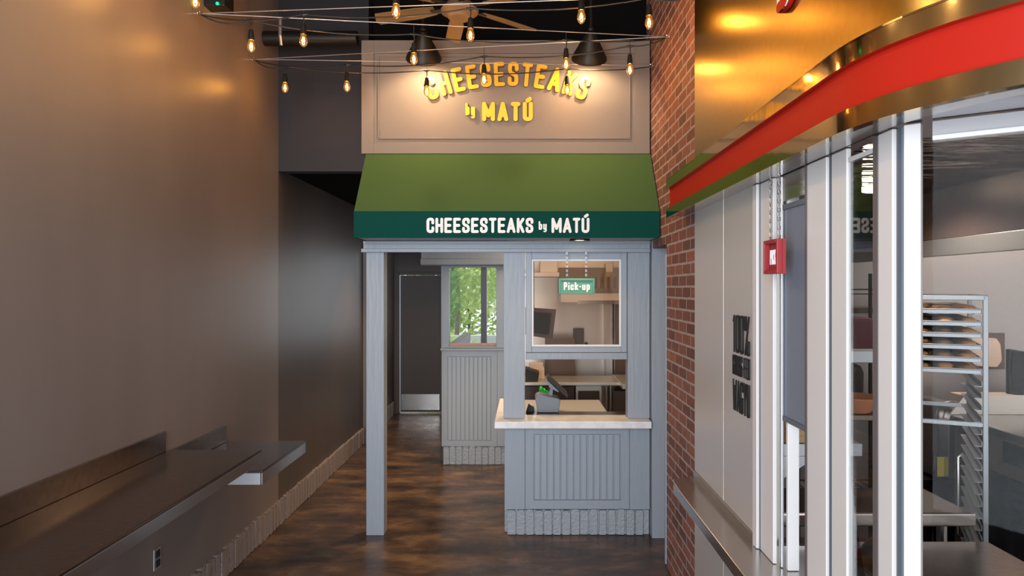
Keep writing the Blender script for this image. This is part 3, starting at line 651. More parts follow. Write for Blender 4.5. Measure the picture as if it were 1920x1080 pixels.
# ================================================================ RIGHT FACADE
# brass clad wall above the band, plane X=.967 then round corner
def arc_pts(X0, Ys, Rr, n=22, a1=92):
    pts = [(X0, Ys)]
    for i in range(1, n+1):
        a_ = R(a1)*i/n; pts.append((X0+Rr*(1-math.cos(a_)), Ys-Rr*math.sin(a_)))
    return pts
def offs(path, d):
    n = len(path); out = []
    for i, p in enumerate(path):
        a_ = Vector(path[max(i-1, 0)]); b_ = Vector(path[min(i+1, n-1)]); d_ = (b_-a_).normalized(); nn = Vector((-d_.y, d_.x)); out.append((p[0]+nn.x*d, p[1]+nn.y*d))
    return out
def ribbon(path, z0, z1, thick):
    """vertical strip following a plan path, with thickness towards +X side"""
    mb = MB(); n = len(path); inn = offs(path, thick)
    vs = [(x, y, z) for z in (z0, z1) for ring in (path, inn) for (x, y) in ring]; fs = []
    for i in range(n-1):
        fs += [(i, i+1, n+i+1, n+i), (3*n+i, 3*n+i+1, 2*n+i+1, 2*n+i), (i, 2*n+i, 2*n+i+1, i+1), (n+i+1, 3*n+i+1, 3*n+i, n+i)]
    fs += [(0, n, 3*n, 2*n), (n-1, 3*n-1, 4*n-1, 2*n-1)]
    return mb.add(vs, fs)
wall_path = [(XR, 3.898)]+arc_pts(XR, 1.92, .72)+[(4.15, 1.92-.72)]
struct('wall_brass', ribbon(wall_path, 2.47, CZ, .05), 'brass', smooth=True)
for yy in (3.33, 2.80):
    pass
XBf = .85
band_path = [(XBf, 4.12)]+[(XBf, 4.12-.2*i) for i in range(1, 11)]+arc_pts(XBf, 1.92, .80)+[(4.15, 1.12)]
cb_ = thing('canopy_band', 'curved red canopy fascia edged with two polished brass strips', 'canopy', (XBf, 3.0, 2.3))
zt, zb_ = 2.546, 2.322; bh = .062
obj('brass_strip', ribbon(band_path, zt-bh+.012, zt, .03), 'brassp', cb_, smooth=True, label='upper polished brass strip')
obj('brass_strip', ribbon(band_path, zb_, zb_+bh-.008, .03), 'brassp', cb_, smooth=True, label='lower polished brass strip')
obj('red_fascia', ribbon(offs(band_path, .022), zb_+bh-.008, zt-bh+.012, .03), 'red', cb_, smooth=True, label='red enamel fascia')
sof = MB(); inn = offs(band_path, .13)
for i in range(len(band_path)-1):
    a, b = offs(band_path, .031)[i], offs(band_path, .031)[i+1]; c, d2 = inn[i+1], inn[i]
    sof.add([(*a, zb_+.01), (*b, zb_+.01), (*c, zb_+.01), (*d2, zb_+.01), (*a, zb_+.02), (*b, zb_+.02), (*c, zb_+.02), (*d2, zb_+.02)], [(3,2,1,0), (4,5,6,7), (0,1,5,4), (2,3,7,6)])
obj('soffit', sof, 'steel', cb_, label='polished steel underside')
op = [p for p in offs(band_path, .125) if p[1] < 1.95 and p[0] < 1.62]
obj('soffit_sheet', MB().prism([(1.035, 1.97, 2.334)]+[(x, y, 2.334) for x, y in op]+[(1.80, 1.25, 2.334), (1.80, 1.97, 2.334)], (0, 0, .008)), 'soffit', cb_, label='wavy polished steel soffit')
tp = MB(); inn2 = offs(band_path, .115)
for i in range(len(band_path)-1):
    a, b = band_path[i], band_path[i+1]; c, d2 = inn2[i+1], inn2[i]
    tp.add([(*a, zt+.001), (*b, zt+.001), (*c, zt+.001), (*d2, zt+.001), (*a, zt+.006), (*b, zt+.006), (*c, zt+.006), (*d2, zt+.006)], [(3,2,1,0), (4,5,6,7), (0,1,5,4), (2,3,7,6)])
obj('top_cover', tp, 'brassp', cb_)
# raised white letters high on the brass, mostly past the frame
bl_ = thing('raised_letters', 'white raised letters with red edges at the top of the brass wall', 'sign', (XR, 2.55, 2.96))
zl = ZA(24, F*.96/(1470-CX))
for i, mb in enumerate(word('BEEF', (XR-.002, F*.96/(1466-CX), zl), (0,-1,0), (0,0,1), (-1,0,0), .30, .12, .04, .03, .02)):
    q_ = obj('letter', mb, 'red', bl_)
for i, mb in enumerate(word('BEEF', (XR-.022, F*.96/(1466-CX), zl), (0,-1,0), (0,0,1), (-1,0,0), .30, .12, .034, .036, .004)):
    obj('letter_face', mb, 'offw', bl_)

# steel wall panels with the lettering
wall_panels = [(3.335, 3.898), (2.875, 3.330)]
struct('wall_steel', MB().box(XR, XR+.05, 3.335, 3.898, .86, 2.468).box(XR, XR+.05, 2.875, 3.331, .86, 2.468), 'panel', bevel=.001, label='pale brushed steel wall panels under the red canopy')
wy0, wy1 = 2.94, 3.21
def wline(text, pyc_top, pyc_bot, h_scale=1):
    yr = F*XR/(1391-CX)      # centre depth
    z0, z1 = ZA(pyc_bot, yr), ZA(pyc_top, yr); h = z1-z0
    Ys = F*XR/(1376-CX); Ye = F*XR/(1407-CX); L = Ys-Ye; n = len(text)
    back = word(text, (XR-.0005, Ys, z0), (0,-1,0), (0,0,1), (-1,0,0), h, L/n*.78, L/n*.15, L/n*.24, .006, None, L)
    return merge(back)
tx = thing('wall_lettering', 'black raised lettering about grass-fed beef on the steel panel', 'sign', (XR, 3.1, 1.6))
obj('lettering', wline('100%', 592, 664), 'blackm', tx); obj('lettering', wline('GRASS-FED', 669, 707), 'blackm', tx); obj('lettering', wline('WAGYU', 716, 776), 'blackm', tx)
# dado under the ledge
struct('wall_dado', MB().box(XR, XR+.05, 3.335, 3.898, 0, .776).box(XR, XR+.05, 2.70, 3.331, 0, .776).box(XR, XR+.05, 1.0, 2.696, 0, .776), 'panel', bevel=.001)
lg = thing('service_ledge', 'stainless ledge along the steel wall below the pick-up hatch', 'ledge', (.9, 3.2, .82))
lm = MB(); lm.prism([(.835, 3.86, .808), (.825, 3.80, .808), (.82, 3.6, .808), (.82, 1.2, .808), (1.30, 1.2, .808), (1.30, 2.86, .808), (XR-.001, 2.86, .808), (XR-.001, 3.93, .808)][::-1], (0, 0, .012))
obj('ledge_top', lm, 'steel', lg, bevel=.003)
obj('ledge_lip', B(.821, .829, 1.2, 3.79, .765, .807), 'steel', lg, bevel=.002)
obj('ledge_splash', B(XR-.008, XR-.001, 2.88, 3.895, .8205, .86), 'steel', lg, bevel=.001)

# glazing posts (white frame) – plan positions come from the facade line X~.98..1.02
def post_box(name, y0, y1, x0, x1, m='whitemetal', z0=.822, z1=2.33, parent=None, label=None):
    return obj(name, B(x0, x1, y0, y1, z0, z1), m, parent, bevel=.003, label=label)
g1 = thing('hatch_jamb', 'white metal jamb between the lettered steel panel and the pick-up hatch', 'window frame', (1, 2.75, .82))
post_box('jamb', 2.822, 2.872, .955, 1.00, parent=g1); post_box('track', 2.812, 2.820, .965, 1.00, 'gasket', parent=g1); post_box('jamb', 2.668, 2.810, .968, .984, parent=g1)
post_box('inner_jamb', 2.600, 2.618, 1.000, 1.044, parent=g1); post_box('guide_rail', 2.630, 2.655, .986, .997, 'alu', parent=g1)
g2 = thing('window_mullion', 'paired white mullions between the hatch and the narrow glass pane', 'window frame', (1, 2.25, .82))
post_box('edge_trim', 2.388, 2.410, .985, 1.00, 'bronze', parent=g2); post_box('mullion', 2.236, 2.386, .985, 1.00, parent=g2); post_box('gasket', 2.206, 2.234, .993, 1.00, 'gasket', parent=g2); post_box('mullion', 2.100, 2.204, .988, 1.003, parent=g2)
g3 = thing('window_mullion', 'paired white mullions at the corner left of the large glass pane', 'window frame', (1, 1.85, .82))
post_box('edge_trim', 1.918, 1.948, .990, 1.005, 'bronze', parent=g3); post_box('mullion', 1.842, 1.916, .990, 1.007, parent=g3); post_box('gasket', 1.812, 1.840, .999, 1.008, 'gasket', parent=g3)
rt = Matrix.Translation((1.005, 1.81, 0)) @ Matrix.Rotation(R(-40), 4, 'Z')
obj('mullion', MB().box(0, .040, -.012, .02, .822, 2.33, rt), 'whitemetal', g3, bevel=.003)
# glass panes
pn = thing('window_pane', 'narrow tall glass pane between the two paired white mullions', 'window', (1.01, 2.02, .82))
obj('glass', B(.994, .999, 1.95, 2.098, .83, 2.285), 'glass', pn)
obj('head_rail', B(.992, 1.006, 1.95, 2.098, 2.286, 2.30), 'whitemetal', pn)
pn2 = thing('window_pane', 'large tall glass pane at the right edge looking into the kitchen', 'window', (1.2, 1.65, .82))
rt2 = Matrix.Translation((1.055, 1.768, 0)) @ Matrix.Rotation(R(-34), 4, 'Z')
obj('glass', MB().box(0, .9, 0, .005, .83, 2.278, rt2), 'glass', pn2)
obj('head_rail', MB().box(0, .9, -.02, .02, 2.279, 2.292, rt2), 'whitemetal', pn2, bevel=.002)
obj('header_sheet', MB().box(0, .9, -.008, .008, 2.293, 2.33, rt2), 'headsteel', pn2, label='dull steel header')
# header strip above the glazing
struct('trim_3', MB().box(.985, 1.03, 1.86, 2.86, 2.332, 2.466), 'steel', label='steel header above the hatch')
# hatch sash with smoked screen
hz_ = thing('hatch_sash', 'raised smoked-glass hatch sash right of the red sign', 'window', (1, 2.53, 1.39))
obj('screen', B(.998, 1.004, 2.415, 2.664, 1.405, 2.20), 'screen', hz_)
obj('sash_rail', MB().box(.99, 1.012, 2.415, 2.664, 1.39, 1.408).box(.99, 1.012, 2.415, 2.664, 2.20, 2.22), 'gasket', hz_, bevel=.002)
obj('head_box', MB().box(.99, 1.02, 2.415, 2.664, 2.232, 2.33), 'steel', hz_, bevel=.002)
# red PICK-UP sign on chains
ps = thing('hanging_sign', 'small red box-framed hanging sign reading PICK-UP beside the hatch', 'sign', (.91, 2.48, 1.95))
xx = .915; ys0, ys1 = F*xx/(1472-CX)+.02, F*xx/(1437-CX); z0_, z1_ = 1.952, 2.078
ys0 = F*xx/(1463-CX)
obj('board', B(xx+.008, xx+.02, ys0, ys1, z0_, z1_), 'red_sign', ps)
fm = MB().box(xx-.012, xx+.008, ys0, ys0+.012, z0_, z1_).box(xx-.012, xx+.008, ys1-.012, ys1, z0_, z1_).box(xx-.012, xx+.008, ys0+.012, ys1-.012, z0_, z0_+.014).box(xx-.012, xx+.008, ys0+.012, ys1-.012, z1_-.014, z1_)
obj('rim', fm, 'red_sign', ps, bevel=.002)
obj('lettering', merge(word('PICK-UP', (xx+.008, ys1-.022, z0_+.035), (0,-1,0), (0,0,1), (-1,0,0), .055, .011, .0022, .0060, .003, None, ys1-ys0-.044)), 'offw', ps, label='white lettering')
chain(xx+.005, ys1-.03, z1_, 2.335, ps); chain(xx+.005, ys0+.025, z1_, 2.335, ps)

# ================================================================ RIGHT KITCHEN
struct('wall_kitchen_back', B(1.09, 4.2, 5.20, 5.30, 0, 2.9), 'wallsteel')
struct('wall_kitchen_divider', B(XR+.055, XR+.119, 2.9, 3.89, 0, 2.9), 'steel_sat')
struct('wall_kitchen_brick_back', B(XR+.122, XR+.16, 3.90, 5.2, 0, 2.9), 'brownsheet')
struct('ceiling_kitchen_right', MB().box(1.10, 2.2, 1.9, 5.2, 2.80, 2.86).box(2.2, 4.2, 1.2, 5.2, 2.80, 2.86), 'steel_sat')
# polished wavy steel ceiling seen through the big pane
tag(obj('steel_ceiling_sheet', B(1.20, 2.19, 1.98, 4.60, 2.42, 2.428), 'steel_wavy'), 'wavy polished steel sheet lining the kitchen ceiling', 'ceiling panel')
rl = thing('ring_light', 'round glowing ceiling light under the wavy steel sheet', 'ceiling light', (1.86, 3.55, 2.41))
obj('ring', MB().lathe([(.08, .0), (.10, .0), (.10, -.012), (.08, -.012), (.08, 0)], (1.86, 3.55, 2.418), 28), 'lampwhite', rl)
hd = thing('extractor_hood', 'dark steel extractor hood hanging above the bun rack', 'extractor hood', (2.7, 3.4, 2.15))
obj('hood_body', B(2.20, 3.2, 1.9, 4.6, 2.16, 2.79), 'brownsheet', hd, bevel=.004)
obj('hood_lip', MB().box(2.19, 2.24, 1.9, 4.6, 2.07, 2.158), 'steel_sat', hd, bevel=.003)
fl = MB()
for i in range(14): fl.box(2.30, 2.32, 2.0+i*.18, 2.08+i*.18, 2.08, 2.155)
obj('filter', fl, 'steel', hd)
tag(obj('back_counter_shelf', B(1.20, 2.9, 4.85, 5.19, 1.72, 1.76), 'brownsheet', bevel=.003), 'brown steel shelf high along the back wall of the kitchen', 'shelf')
# inner counter by the glass
tag(obj('inner_counter', MB().box(1.305, 1.97, 1.86, 2.91, .79, .82).box(1.36, 1.92, 2.0, 2.85, .02, .79), 'steel_brown', bevel=.004), 'brown-toned steel counter just inside the large pane', 'counter')
# prep table with rolled edge
pt = thing('prep_table', 'stainless prep table with a rolled edge behind the inner counter', 'table', (1.6, 3.2, 0))
obj('table_top', B(1.13, 1.99, 3.03, 3.42, .85, .90), 'steel_brown', pt, bevel=.008)
obj('front_edge', B(1.13, 1.992, 3.015, 3.03, .845, .902), 'steel', pt, bevel=.006)
for xx_ in (1.20, 1.88):
    for yy in (3.08, 3.37): obj('leg', MB().tube([(xx_, yy, .0), (xx_, yy, .85)], .022, 14), 'steel', pt, smooth=True)
obj('under_shelf', B(1.15, 1.95, 3.06, 3.40, .60, .63), 'alu', pt)
# shelf with wood box, bracket
wb = thing('wall_bracket_shelf', 'small steel shelf inside the hatch holding a wooden box', 'shelf', (1.3, 3.3, 1.1))
obj('shelf_top', B(XR+.12, 1.60, 3.24, 3.40, 1.10, 1.16), 'alu', wb, bevel=.003)
obj('bracket', MB().prism([(1.14, 3.26, 1.098), (1.40, 3.26, 1.098), (1.14, 3.26, .93)], (0, .01, 0)), 'alu', wb)
tag(obj('wooden_box', MB().box(1.24, 1.50, 3.25, 3.38, 1.162, 1.31), 'wood', bevel=.003), 'pale wooden box on the small shelf behind the hatch', 'box')
tag(obj('food_bag', MB().lathe([(0, 0), (.05, 0), (.062, .05), (.045, .11), (.02, .14), (.03, .17)], (1.35, 3.31, 1.312), 12), 'white', smooth=True), 'white plastic bag on top of the wooden box', 'bag')
tag(obj('red_tray', MB().box(1.24, 1.34, 2.72, 2.82, .822, .85), 'red', bevel=.008), 'small red tray on the counter behind the hatch', 'tray')
tag(obj('bracket_shelf', B(XR+.12, 1.95, 3.46, 3.60, 1.52, 1.58), 'alu', bevel=.003), 'pale steel shelf end seen through the narrow pane', 'shelf')
pe = tag(obj('copper_bowl', MB().lathe([(0, 0), (.07, 0), (.13, .07), (.135, .08), (.125, .08), (.06, .01), (0, .01)], (1.71, 3.53, 1.262), 24), 'orange', smooth=True), 'copper coloured bowl behind the narrow pane', 'bowl')
tag(obj('bowl_shelf', B(XR+.12, 1.93, 3.44, 3.62, 1.23, 1.26), 'steel_brown', bevel=.003), 'brown steel shelf under the copper bowl', 'shelf')
tag(obj('black_bag', MB().lathe([(0, 0), (.06, 0), (.075, .03), (.05, .07), (.02, .095), (0, .10)], (1.40, 2.70, .8215), 14), 'rubber', smooth=True), 'black plastic bag on the inner counter', 'bag')
tg = thing('tongs', 'pale wooden tongs lying open on the inner counter', 'tongs', (1.38, 2.45, .83))
obj('tong_arm', MB().box(-.02, .14, -.012, .012, .0, .012, Matrix.Translation((1.36, 2.46, .836)) @ Matrix.Rotation(R(12), 4, 'Y')), 'wood', tg)
obj('tong_arm', MB().box(-.02, .14, -.012, .012, .0, .012, Matrix.Translation((1.36, 2.30, .8225)) @ Matrix.Rotation(R(10), 4, 'Z')), 'wood', tg)
# wire shelf with cloths at the left, behind narrow pane
ws = thing('wire_shelving', 'black wire shelving with aprons behind the narrow pane', 'shelving', (2.0, 4.7, 0))
for xx_ in (1.90, 2.40): obj('upright', MB().tube([(xx_, 4.75, 0), (xx_, 4.75, 2.0)], .013, 8), 'blackm', ws)
for z in (.55, 1.05, 1.45, 1.89):
    sm = MB()
    for i in range(9): sm.tube([(1.88+i*.066, 4.58, z), (1.88+i*.066, 4.80, z)], .003, 5)
    sm.tube([(1.86, 4.58, z), (2.44, 4.58, z)], .005, 6).tube([(1.86, 4.80, z), (2.44, 4.80, z)], .005, 6).tube([(1.86, 4.58, z-.03), (2.44, 4.58, z-.03)], .004, 6)
    obj('wire_shelf', sm, 'blackm', ws)
tag(obj('folded_apron', MB().box(2.20, 2.36, 4.60, 4.78, 1.455, 1.70), 'purple', bevel=.03), 'maroon folded cloth on the wire shelving', 'cloth')
tag(obj('apron_stack', MB().box(2.03, 2.17, 4.60, 4.78, 1.455, 1.66), 'rubber', bevel=.03), 'dark folded cloth beside the maroon one on the wire shelving', 'cloth')
ls = MB()
for i in range(16): ls.lathe([(0, 0), (.045, .002), (.05, .012), (0, .010)], (1.95, 4.70, 1.455+i*.022), 14)
tag(obj('lid_stack', ls, 'posgrey', smooth=True), 'tall stack of grey lids on the wire shelving', 'lid stack')
tag(obj('black_canister', MB().lathe([(0, 0), (.13, 0), (.135, .27), (.12, .31), (.05, .34), (.03, .37), (0, .37)], (2.16, 4.66, 1.06), 24), 'rubber', smooth=True), 'black rounded canister on the middle wire shelf', 'canister')
# bun rack, turned about 27 degrees
ca, sa = math.cos(R(-27)), math.sin(R(-27)); W_, D_ = .47, .66
rx_, ry_ = 2.427, 3.60                      # front right upright
ox, oy_ = rx_-W_*ca, ry_-W_*sa
rk = thing('bun_rack', 'tall aluminium sheet-pan rack with bread trays seen through the large pane', 'rack', (ox, oy_, 0), R(-27))
for (u, v) in ((0, 0), (W_, 0), (0, D_), (W_, D_)): obj('upright', MB().box(u-.012, u+.012, v-.012, v+.012, .08, 1.86), 'rackalu', rk, bevel=.003, local=True)
obj('top_frame', MB().box(0, W_, -.012, .012, 1.835, 1.862).box(0, W_, D_-.012, D_+.012, 1.835, 1.862).box(-.012, .012, 0, D_, 1.835, 1.862).box(W_-.012, W_+.012, 0, D_, 1.835, 1.862), 'rackalu', rk, bevel=.003, local=True)
obj('cross_bar', MB().box(.012, W_-.012, -.012, .010, 1.165, 1.188), 'rackalu', rk, bevel=.002, local=True)
obj('cross_bar', MB().box(.012, W_-.012, D_-.01, D_+.012, 1.165, 1.188), 'rackalu', rk, bevel=.002, local=True)
tz = [1.778, 1.712, 1.650, 1.587, 1.520, 1.458]
rzs = tz+[1.395-.0635*i for i in range(17)]
for z in rzs:
    for s in (0, 1):
        xw = .014 if s == 0 else W_-.014; dr = 1 if s == 0 else -1
        obj('rail', MB().box(min(xw, xw+dr*.035), max(xw, xw+dr*.035), 0, D_, z-.018, z-.015).box(min(xw, xw+dr*.003), max(xw, xw+dr*.003), 0, D_, z-.018, z+.008), 'rackalu', rk, local=True)
for (u, v) in ((0, 0), (W_, 0), (0, D_), (W_, D_)):
    obj('caster', MB().lathe([(0, -.012), (.036, -.012), (.04, -.008), (.04, .008), (.036, .012), (0, .012)], (u, v, .041), 14, Matrix.Rotation(R(90), 4, 'Y')), 'rubber', rk, local=True)
Rm = Matrix.Translation((ox, oy_, 0)) @ Matrix.Rotation(R(-27), 4, 'Z')
order = ['topmost', 'second from the top', 'third from the top', 'fourth from the top', 'fifth from the top', 'lowest']
tray0 = None; bun0 = None; wrap0 = None
for i, z in enumerate(tz):
    p = Rm @ Vector((.02, .0, z-.0135))
    lab = 'aluminium bread tray in the rack, '+order[i]
    if tray0 is None:
        t = tray0 = thing('sheet_pan', lab, 'tray', tuple(p), R(-27), 'bread trays in the rack')
        w2, d2 = W_-.04, D_-.02
        obj('pan_base', MB().box(.005, w2-.005, .005, d2-.005, 0, .002).box(0, w2, 0, .006, 0, .018).box(0, w2, d2-.006, d2, 0, .022).box(0, .006, .006, d2-.006, 0, .022).box(w2-.006, w2, .006, d2-.006, 0, .022), 'rackalu', t, local=True)
        obj('pan_rim', MB().tube([(0, 0, .022), (w2, 0, .022), (w2, d2, .022), (0, d2, .022), (0, 0, .022)], .004, 6), 'rackalu', t, local=True)
    else: dup(tray0, tuple(p), lab)
    for r_ in range(3):
        for c_ in range(4):
            lp = Rm @ Vector((.078+c_*.105+random.uniform(-.006, .006), .07+r_*.115+random.uniform(-.006, .006), z-.011))
            lab = 'glazed brown bun under film on the %s tray of the rack' % order[i]
            if bun0 is None:
                bm_ = MB().lathe([(0, 0), (.042, 0), (.050, .010), (.050, .020), (.042, .034), (.025, .043), (0, .046)], n=18)
                bun0 = obj('bread_bun', bm_, 'bun', smooth=True); bun0.location = lp; tag(bun0, lab, 'bun', 'glazed buns on the '+order[i]+' rack tray'); bn = bun0
            else:
                bn = bun0.copy(); C.objects.link(bn); bn.location = lp; bn['label'] = lab; bn['group'] = 'glazed buns on the '+order[i]+' rack tray'
            bn.rotation_euler = (0, 0, random.uniform(0, 6)); k_ = random.uniform(.92, 1.02); bn.scale = (k_, k_, k_*random.uniform(.88, 1))
    # film over the buns
    if wrap0 is None:
        mb = MB(); nx, ny = 16, 14; w2, d2 = W_-.05, .40
        for a_ in range(nx+1):
            for b_ in range(ny+1):
                ed = min(a_, nx-a_, b_*1.2, (ny-b_)*1.2)/2.5; hh = .001+min(1, ed)*(.037+random.uniform(-.003, .004))
                mb.v.append((w2*a_/nx, d2*b_/ny, hh))
        for a_ in range(nx):
            for b_ in range(ny): q_ = a_*(ny+1)+b_; mb.f.append((q_, q_+ny+1, q_+ny+2, q_+1))
        wrap0 = obj('cling_film', mb, 'wrap', smooth=False); wr_ = wrap0
    else: wr_ = wrap0.copy(); C.objects.link(wr_)
    wr_.location = Rm @ Vector((.026, .008, z+.0)); wr_.rotation_euler = (0, 0, R(-27)); tag(wr_, 'clear film stretched over the buns on the '+order[i]+' rack tray', 'film', 'films over the bread trays')
# oven at the right edge
ov = thing('oven', 'steel oven with dark control panel at the right edge behind the rack', 'oven', (3.1, 4.0, 0))
obj('oven_body', B(2.86, 3.6, 3.35, 4.55, .05, 1.0), 'brownsheet', ov, bevel=.005)
obj('oven_top', B(2.84, 3.6, 3.33, 4.57, 1.002, 1.05), 'steel_brown', ov, bevel=.006)
obj('control_panel', B(2.852, 2.859, 3.75, 4.08, .86, .985), 'screenblk', ov, bevel=.001)
obj('door_window', B(2.852, 2.859, 3.45, 4.42, .25, .78), 'screenblk', ov, bevel=.001)
obj('door_handle', MB().tube([(2.855, 4.45, .82), (2.82, 4.45, .80), (2.82, 4.45, .30), (2.855, 4.45, .28)], .012, 8), 'steel', ov, smooth=True)
tag(obj('oven_splash', MB().prism([(2.85, 4.58, 1.052), (3.6, 4.58, 1.052), (3.6, 4.58, 1.18), (2.95, 4.58, 1.18)], (0, .012, 0)), 'steel_sat'), 'low steel splash plate standing behind the oven', 'splash plate')
# slicer / rounded steel cabinet with yellow notice
sl = thing('bread_slicer', 'rounded steel slicer with a yellow notice seen behind the rack', 'slicer', (3.0, 4.9, .9))
sY = 4.75
def rounded_cab(x0, x1, y0, y1, z0, z1, r):
    pts = [(x0, z0), (x1, z0)]
    for k_ in range(9):
        a_ = math.pi/2*k_/8; pts.append((x1-r*(1-math.cos(a_)), z1-r*(1-math.sin(a_))))
    for k_ in range(9):
        a_ = math.pi/2+math.pi/2*k_/8; pts.append((x0+r*(1+math.cos(a_)), z1-r*(1-math.sin(a_))))
    return MB().prism([(x, y0, z) for x, z in pts], (0, y1-y0, 0))
obj('housing', rounded_cab(XA(1755, sY), XA(1815, sY), sY, sY+.30, ZA(895, sY), ZA(752, sY), .10), 'steel_brown', sl, bevel=.004, smooth=True)
obj('cover', rounded_cab(XA(1779, sY-.06), XA(1832, sY-.06), sY-.06, sY-.002, ZA(893, sY), ZA(760, sY), .09), 'steel', sl, bevel=.004, smooth=True)
obj('notice', B(XA(1757, sY), XA(1774, sY), sY-.004, sY-.001, ZA(893, sY), ZA(857, sY)), 'yel', sl, label='yellow notice')
tag(obj('slicer_stand', B(2.70, 3.30, sY-.02, 5.15, .0, .57), 'steel_brown', bevel=.004), 'steel stand under the rounded slicer', 'stand')
# back wall items
BY = 5.19
pb = thing('wall_notice', 'beige torn paper in a grey frame on the back wall of the kitchen', 'paper', (3.4, BY, 1.4))
obj('backing', B(XA(1815, BY), XA(1883, BY), BY-.006, BY-.001, ZA(692, BY), ZA(624, BY)), 'brownsheet', pb)
obj('paper', MB().prism([(XA(x, BY-.01), BY-.008, ZA(y, BY)) for x, y in ((1822, 632), (1868, 634), (1876, 645), (1879, 675), (1870, 688), (1822, 685))], (0, .0015, 0)), 'paper', pb)
mn = thing('monitor', 'dark touch-screen monitor on the pale box at the right edge', 'monitor', (3.75, 4.9, 1.1))
mY = 4.70
rtm = Matrix.Translation((XA(1893, mY), mY, ZA(738, mY))) @ Matrix.Rotation(R(14), 4, 'Z') @ Matrix.Rotation(R(-8), 4, 'X') @ Matrix.Rotation(R(9), 4, 'Y')
obj('housing', MB().box(0, .44, 0, .03, 0, .31, rtm), 'rubber', mn, bevel=.004)
obj('screen', MB().box(.018, .42, -.004, -.001, .02, .29, rtm), 'screenblk', mn)
tag(obj('storage_box', B(XA(1850, 4.6), 4.1, 4.6, 5.0, ZA(800, 4.6), ZA(752, 4.6)), 'paper', bevel=.004), 'pale box under the monitor at the right edge', 'box')

# ================================================================ PICK-UP KITCHEN (behind the kiosk window)
# point of sale terminal
pY = 5.55
po = thing('cash_register', 'grey point-of-sale stand with a tilted black screen on the marble', 'cash register', (XA(1027, pY), pY, .897))
bs = [(1003, 742), (1006, 737), (1012, 735.5), (1047, 743), (1050, 746), (1047, 769), (1008, 769)]
zoff = .8975-ZA(769, pY)
obj('base', MB().prism([(XA(x, pY), pY-.06, ZA(y, pY)+zoff) for x, y in bs], (0, .16, 0)), 'posgrey', po, bevel=.006)
obj('neck', MB().prism([(XA(x, pY), pY, ZA(y, pY)+zoff) for x, y in ((1028, 739), (1036, 741), (1037, 727), (1032, 725))], (0, .05, 0)), 'posgrey', po, bevel=.003)
obj('screen', MB().prism([(XA(x, pY), pY-.09, ZA(y, pY)+zoff) for x, y in ((1024, 705), (1028, 702), (1065, 737), (1062, 741))], (0, .26, 0)), 'rubber', po, bevel=.004)
obj('screen_back', MB().prism([(XA(x, pY), pY-.04, ZA(y, pY)+zoff) for x, y in ((1026, 709), (1029, 723), (1046, 732), (1048, 730))], (0, .16, 0)), 'posgrey', po, bevel=.003)
gc = [(XA(1013+u, 5.82), 5.82+.012*math.cos(k_*1.3), ZA(v, 5.82)+.012*math.sin(k_*1.3)) for k_, (u, v) in enumerate([(i_*1.1, 728+.75*i_+(8 if i_ > 12 else 0)) for i_ in range(30)])]
gc = [(XA(1014, 5.82), 5.82, .90)]+gc
tag(obj('green_coil', MB().tube(gc, .012, 6), 'grn', smooth=True), 'coiled bright green cord behind the tilted register screen', 'cord')
tag(obj('blue_tray', B(XA(992, 5.6), XA(1002, 5.6), 5.55, 5.72, .898, .915), 'blue', bevel=.003), 'blue plastic tray left of the point-of-sale stand', 'tray')
tag(obj('card_reader', MB().prism([(XA(986, 5.6), 5.5, .8975), (XA(998, 5.6), 5.5, .8975), (XA(1001, 5.6), 5.5, .93), (XA(991, 5.6), 5.5, .965)], (0, .04, 0)), 'rubber', bevel=.003), 'black card reader at the left edge of the hatch', 'card reader')
# work tables inside
wt = thing('work_table', 'long steel work table across the kitchen behind the hatch', 'table', (.4, 7.3, 0))
obj('table_top', B(-.18, XA(1165, 7.19), 7.19, 7.75, .87, .905), 'steel_sat', wt, bevel=.006)
for xx_ in (-.15, XA(1138, 7.2), XA(1146, 7.2)): obj('leg', MB().tube([(xx_, 7.25, 0), (xx_, 7.25, .87)], .018, 10), 'steel', wt, smooth=True)
fr_ = thing('fridge', 'low steel fridge under the work table behind the hatch', 'fridge', (.55, 7.4, 0))
obj('fridge_body', B(XA(1079, 7.35), XA(1128, 7.35), 7.32, 7.72, .02, .86), 'steel_sat', fr_, bevel=.004)
obj('fridge_door', B(XA(1084, 7.30), XA(1124, 7.30), 7.30, 7.319, .1, .80), 'steel_brown', fr_, bevel=.004)
tag(obj('dark_cabinet', B(-.15, XA(1077, 7.4), 7.36, 7.70, .02, .84), 'brownsheet', bevel=.004), 'dark brown cabinet under the left of the work table', 'cabinet')
tag(obj('side_table', B(XA(1167, 7.0), 1.6, 7.0, 7.8, .86, .91), 'steel_sat', bevel=.005), 'steel side table right of the long work table', 'table')
tag(obj('brown_box', B(XA(1148, 7.3), 1.5, 7.3, 7.7, .45, .80), 'brownsheet', bevel=.004), 'brown box beneath the side table', 'box')
tag(obj('receipt_printer', MB().prism([(XA(985, 7.3), 7.25, .906), (XA(1008, 7.3), 7.25, .906), (XA(1011, 7.3), 7.25, 1.0), (XA(985, 7.3), 7.25, 1.05)], (0, .2, 0)), 'rubber', bevel=.006), 'black receipt printer on the left of the work table', 'printer')
tag(obj('paper_stack', MB().box(XA(988, 7.6), XA(1020, 7.6), 7.48, 7.65, .906, 1.02).box(XA(992, 7.6), XA(1018, 7.6), 7.50, 7.64, 1.02, 1.07), 'paper', bevel=.004), 'pale stack of boxes behind the receipt printer', 'boxes')
tag(obj('brown_partition', B(XA(1022, 7.9), XA(1078, 7.9), 7.9, 7.93, .0, 1.32), 'brownsheet', bevel=.003), 'dark brown partition behind the work table', 'partition')
fc = thing('faucet', 'wall faucet with two handles above the work table', 'faucet', (XA(1101, 8.35), 8.38, 1.1))
fx = XA(1101, 8.2)
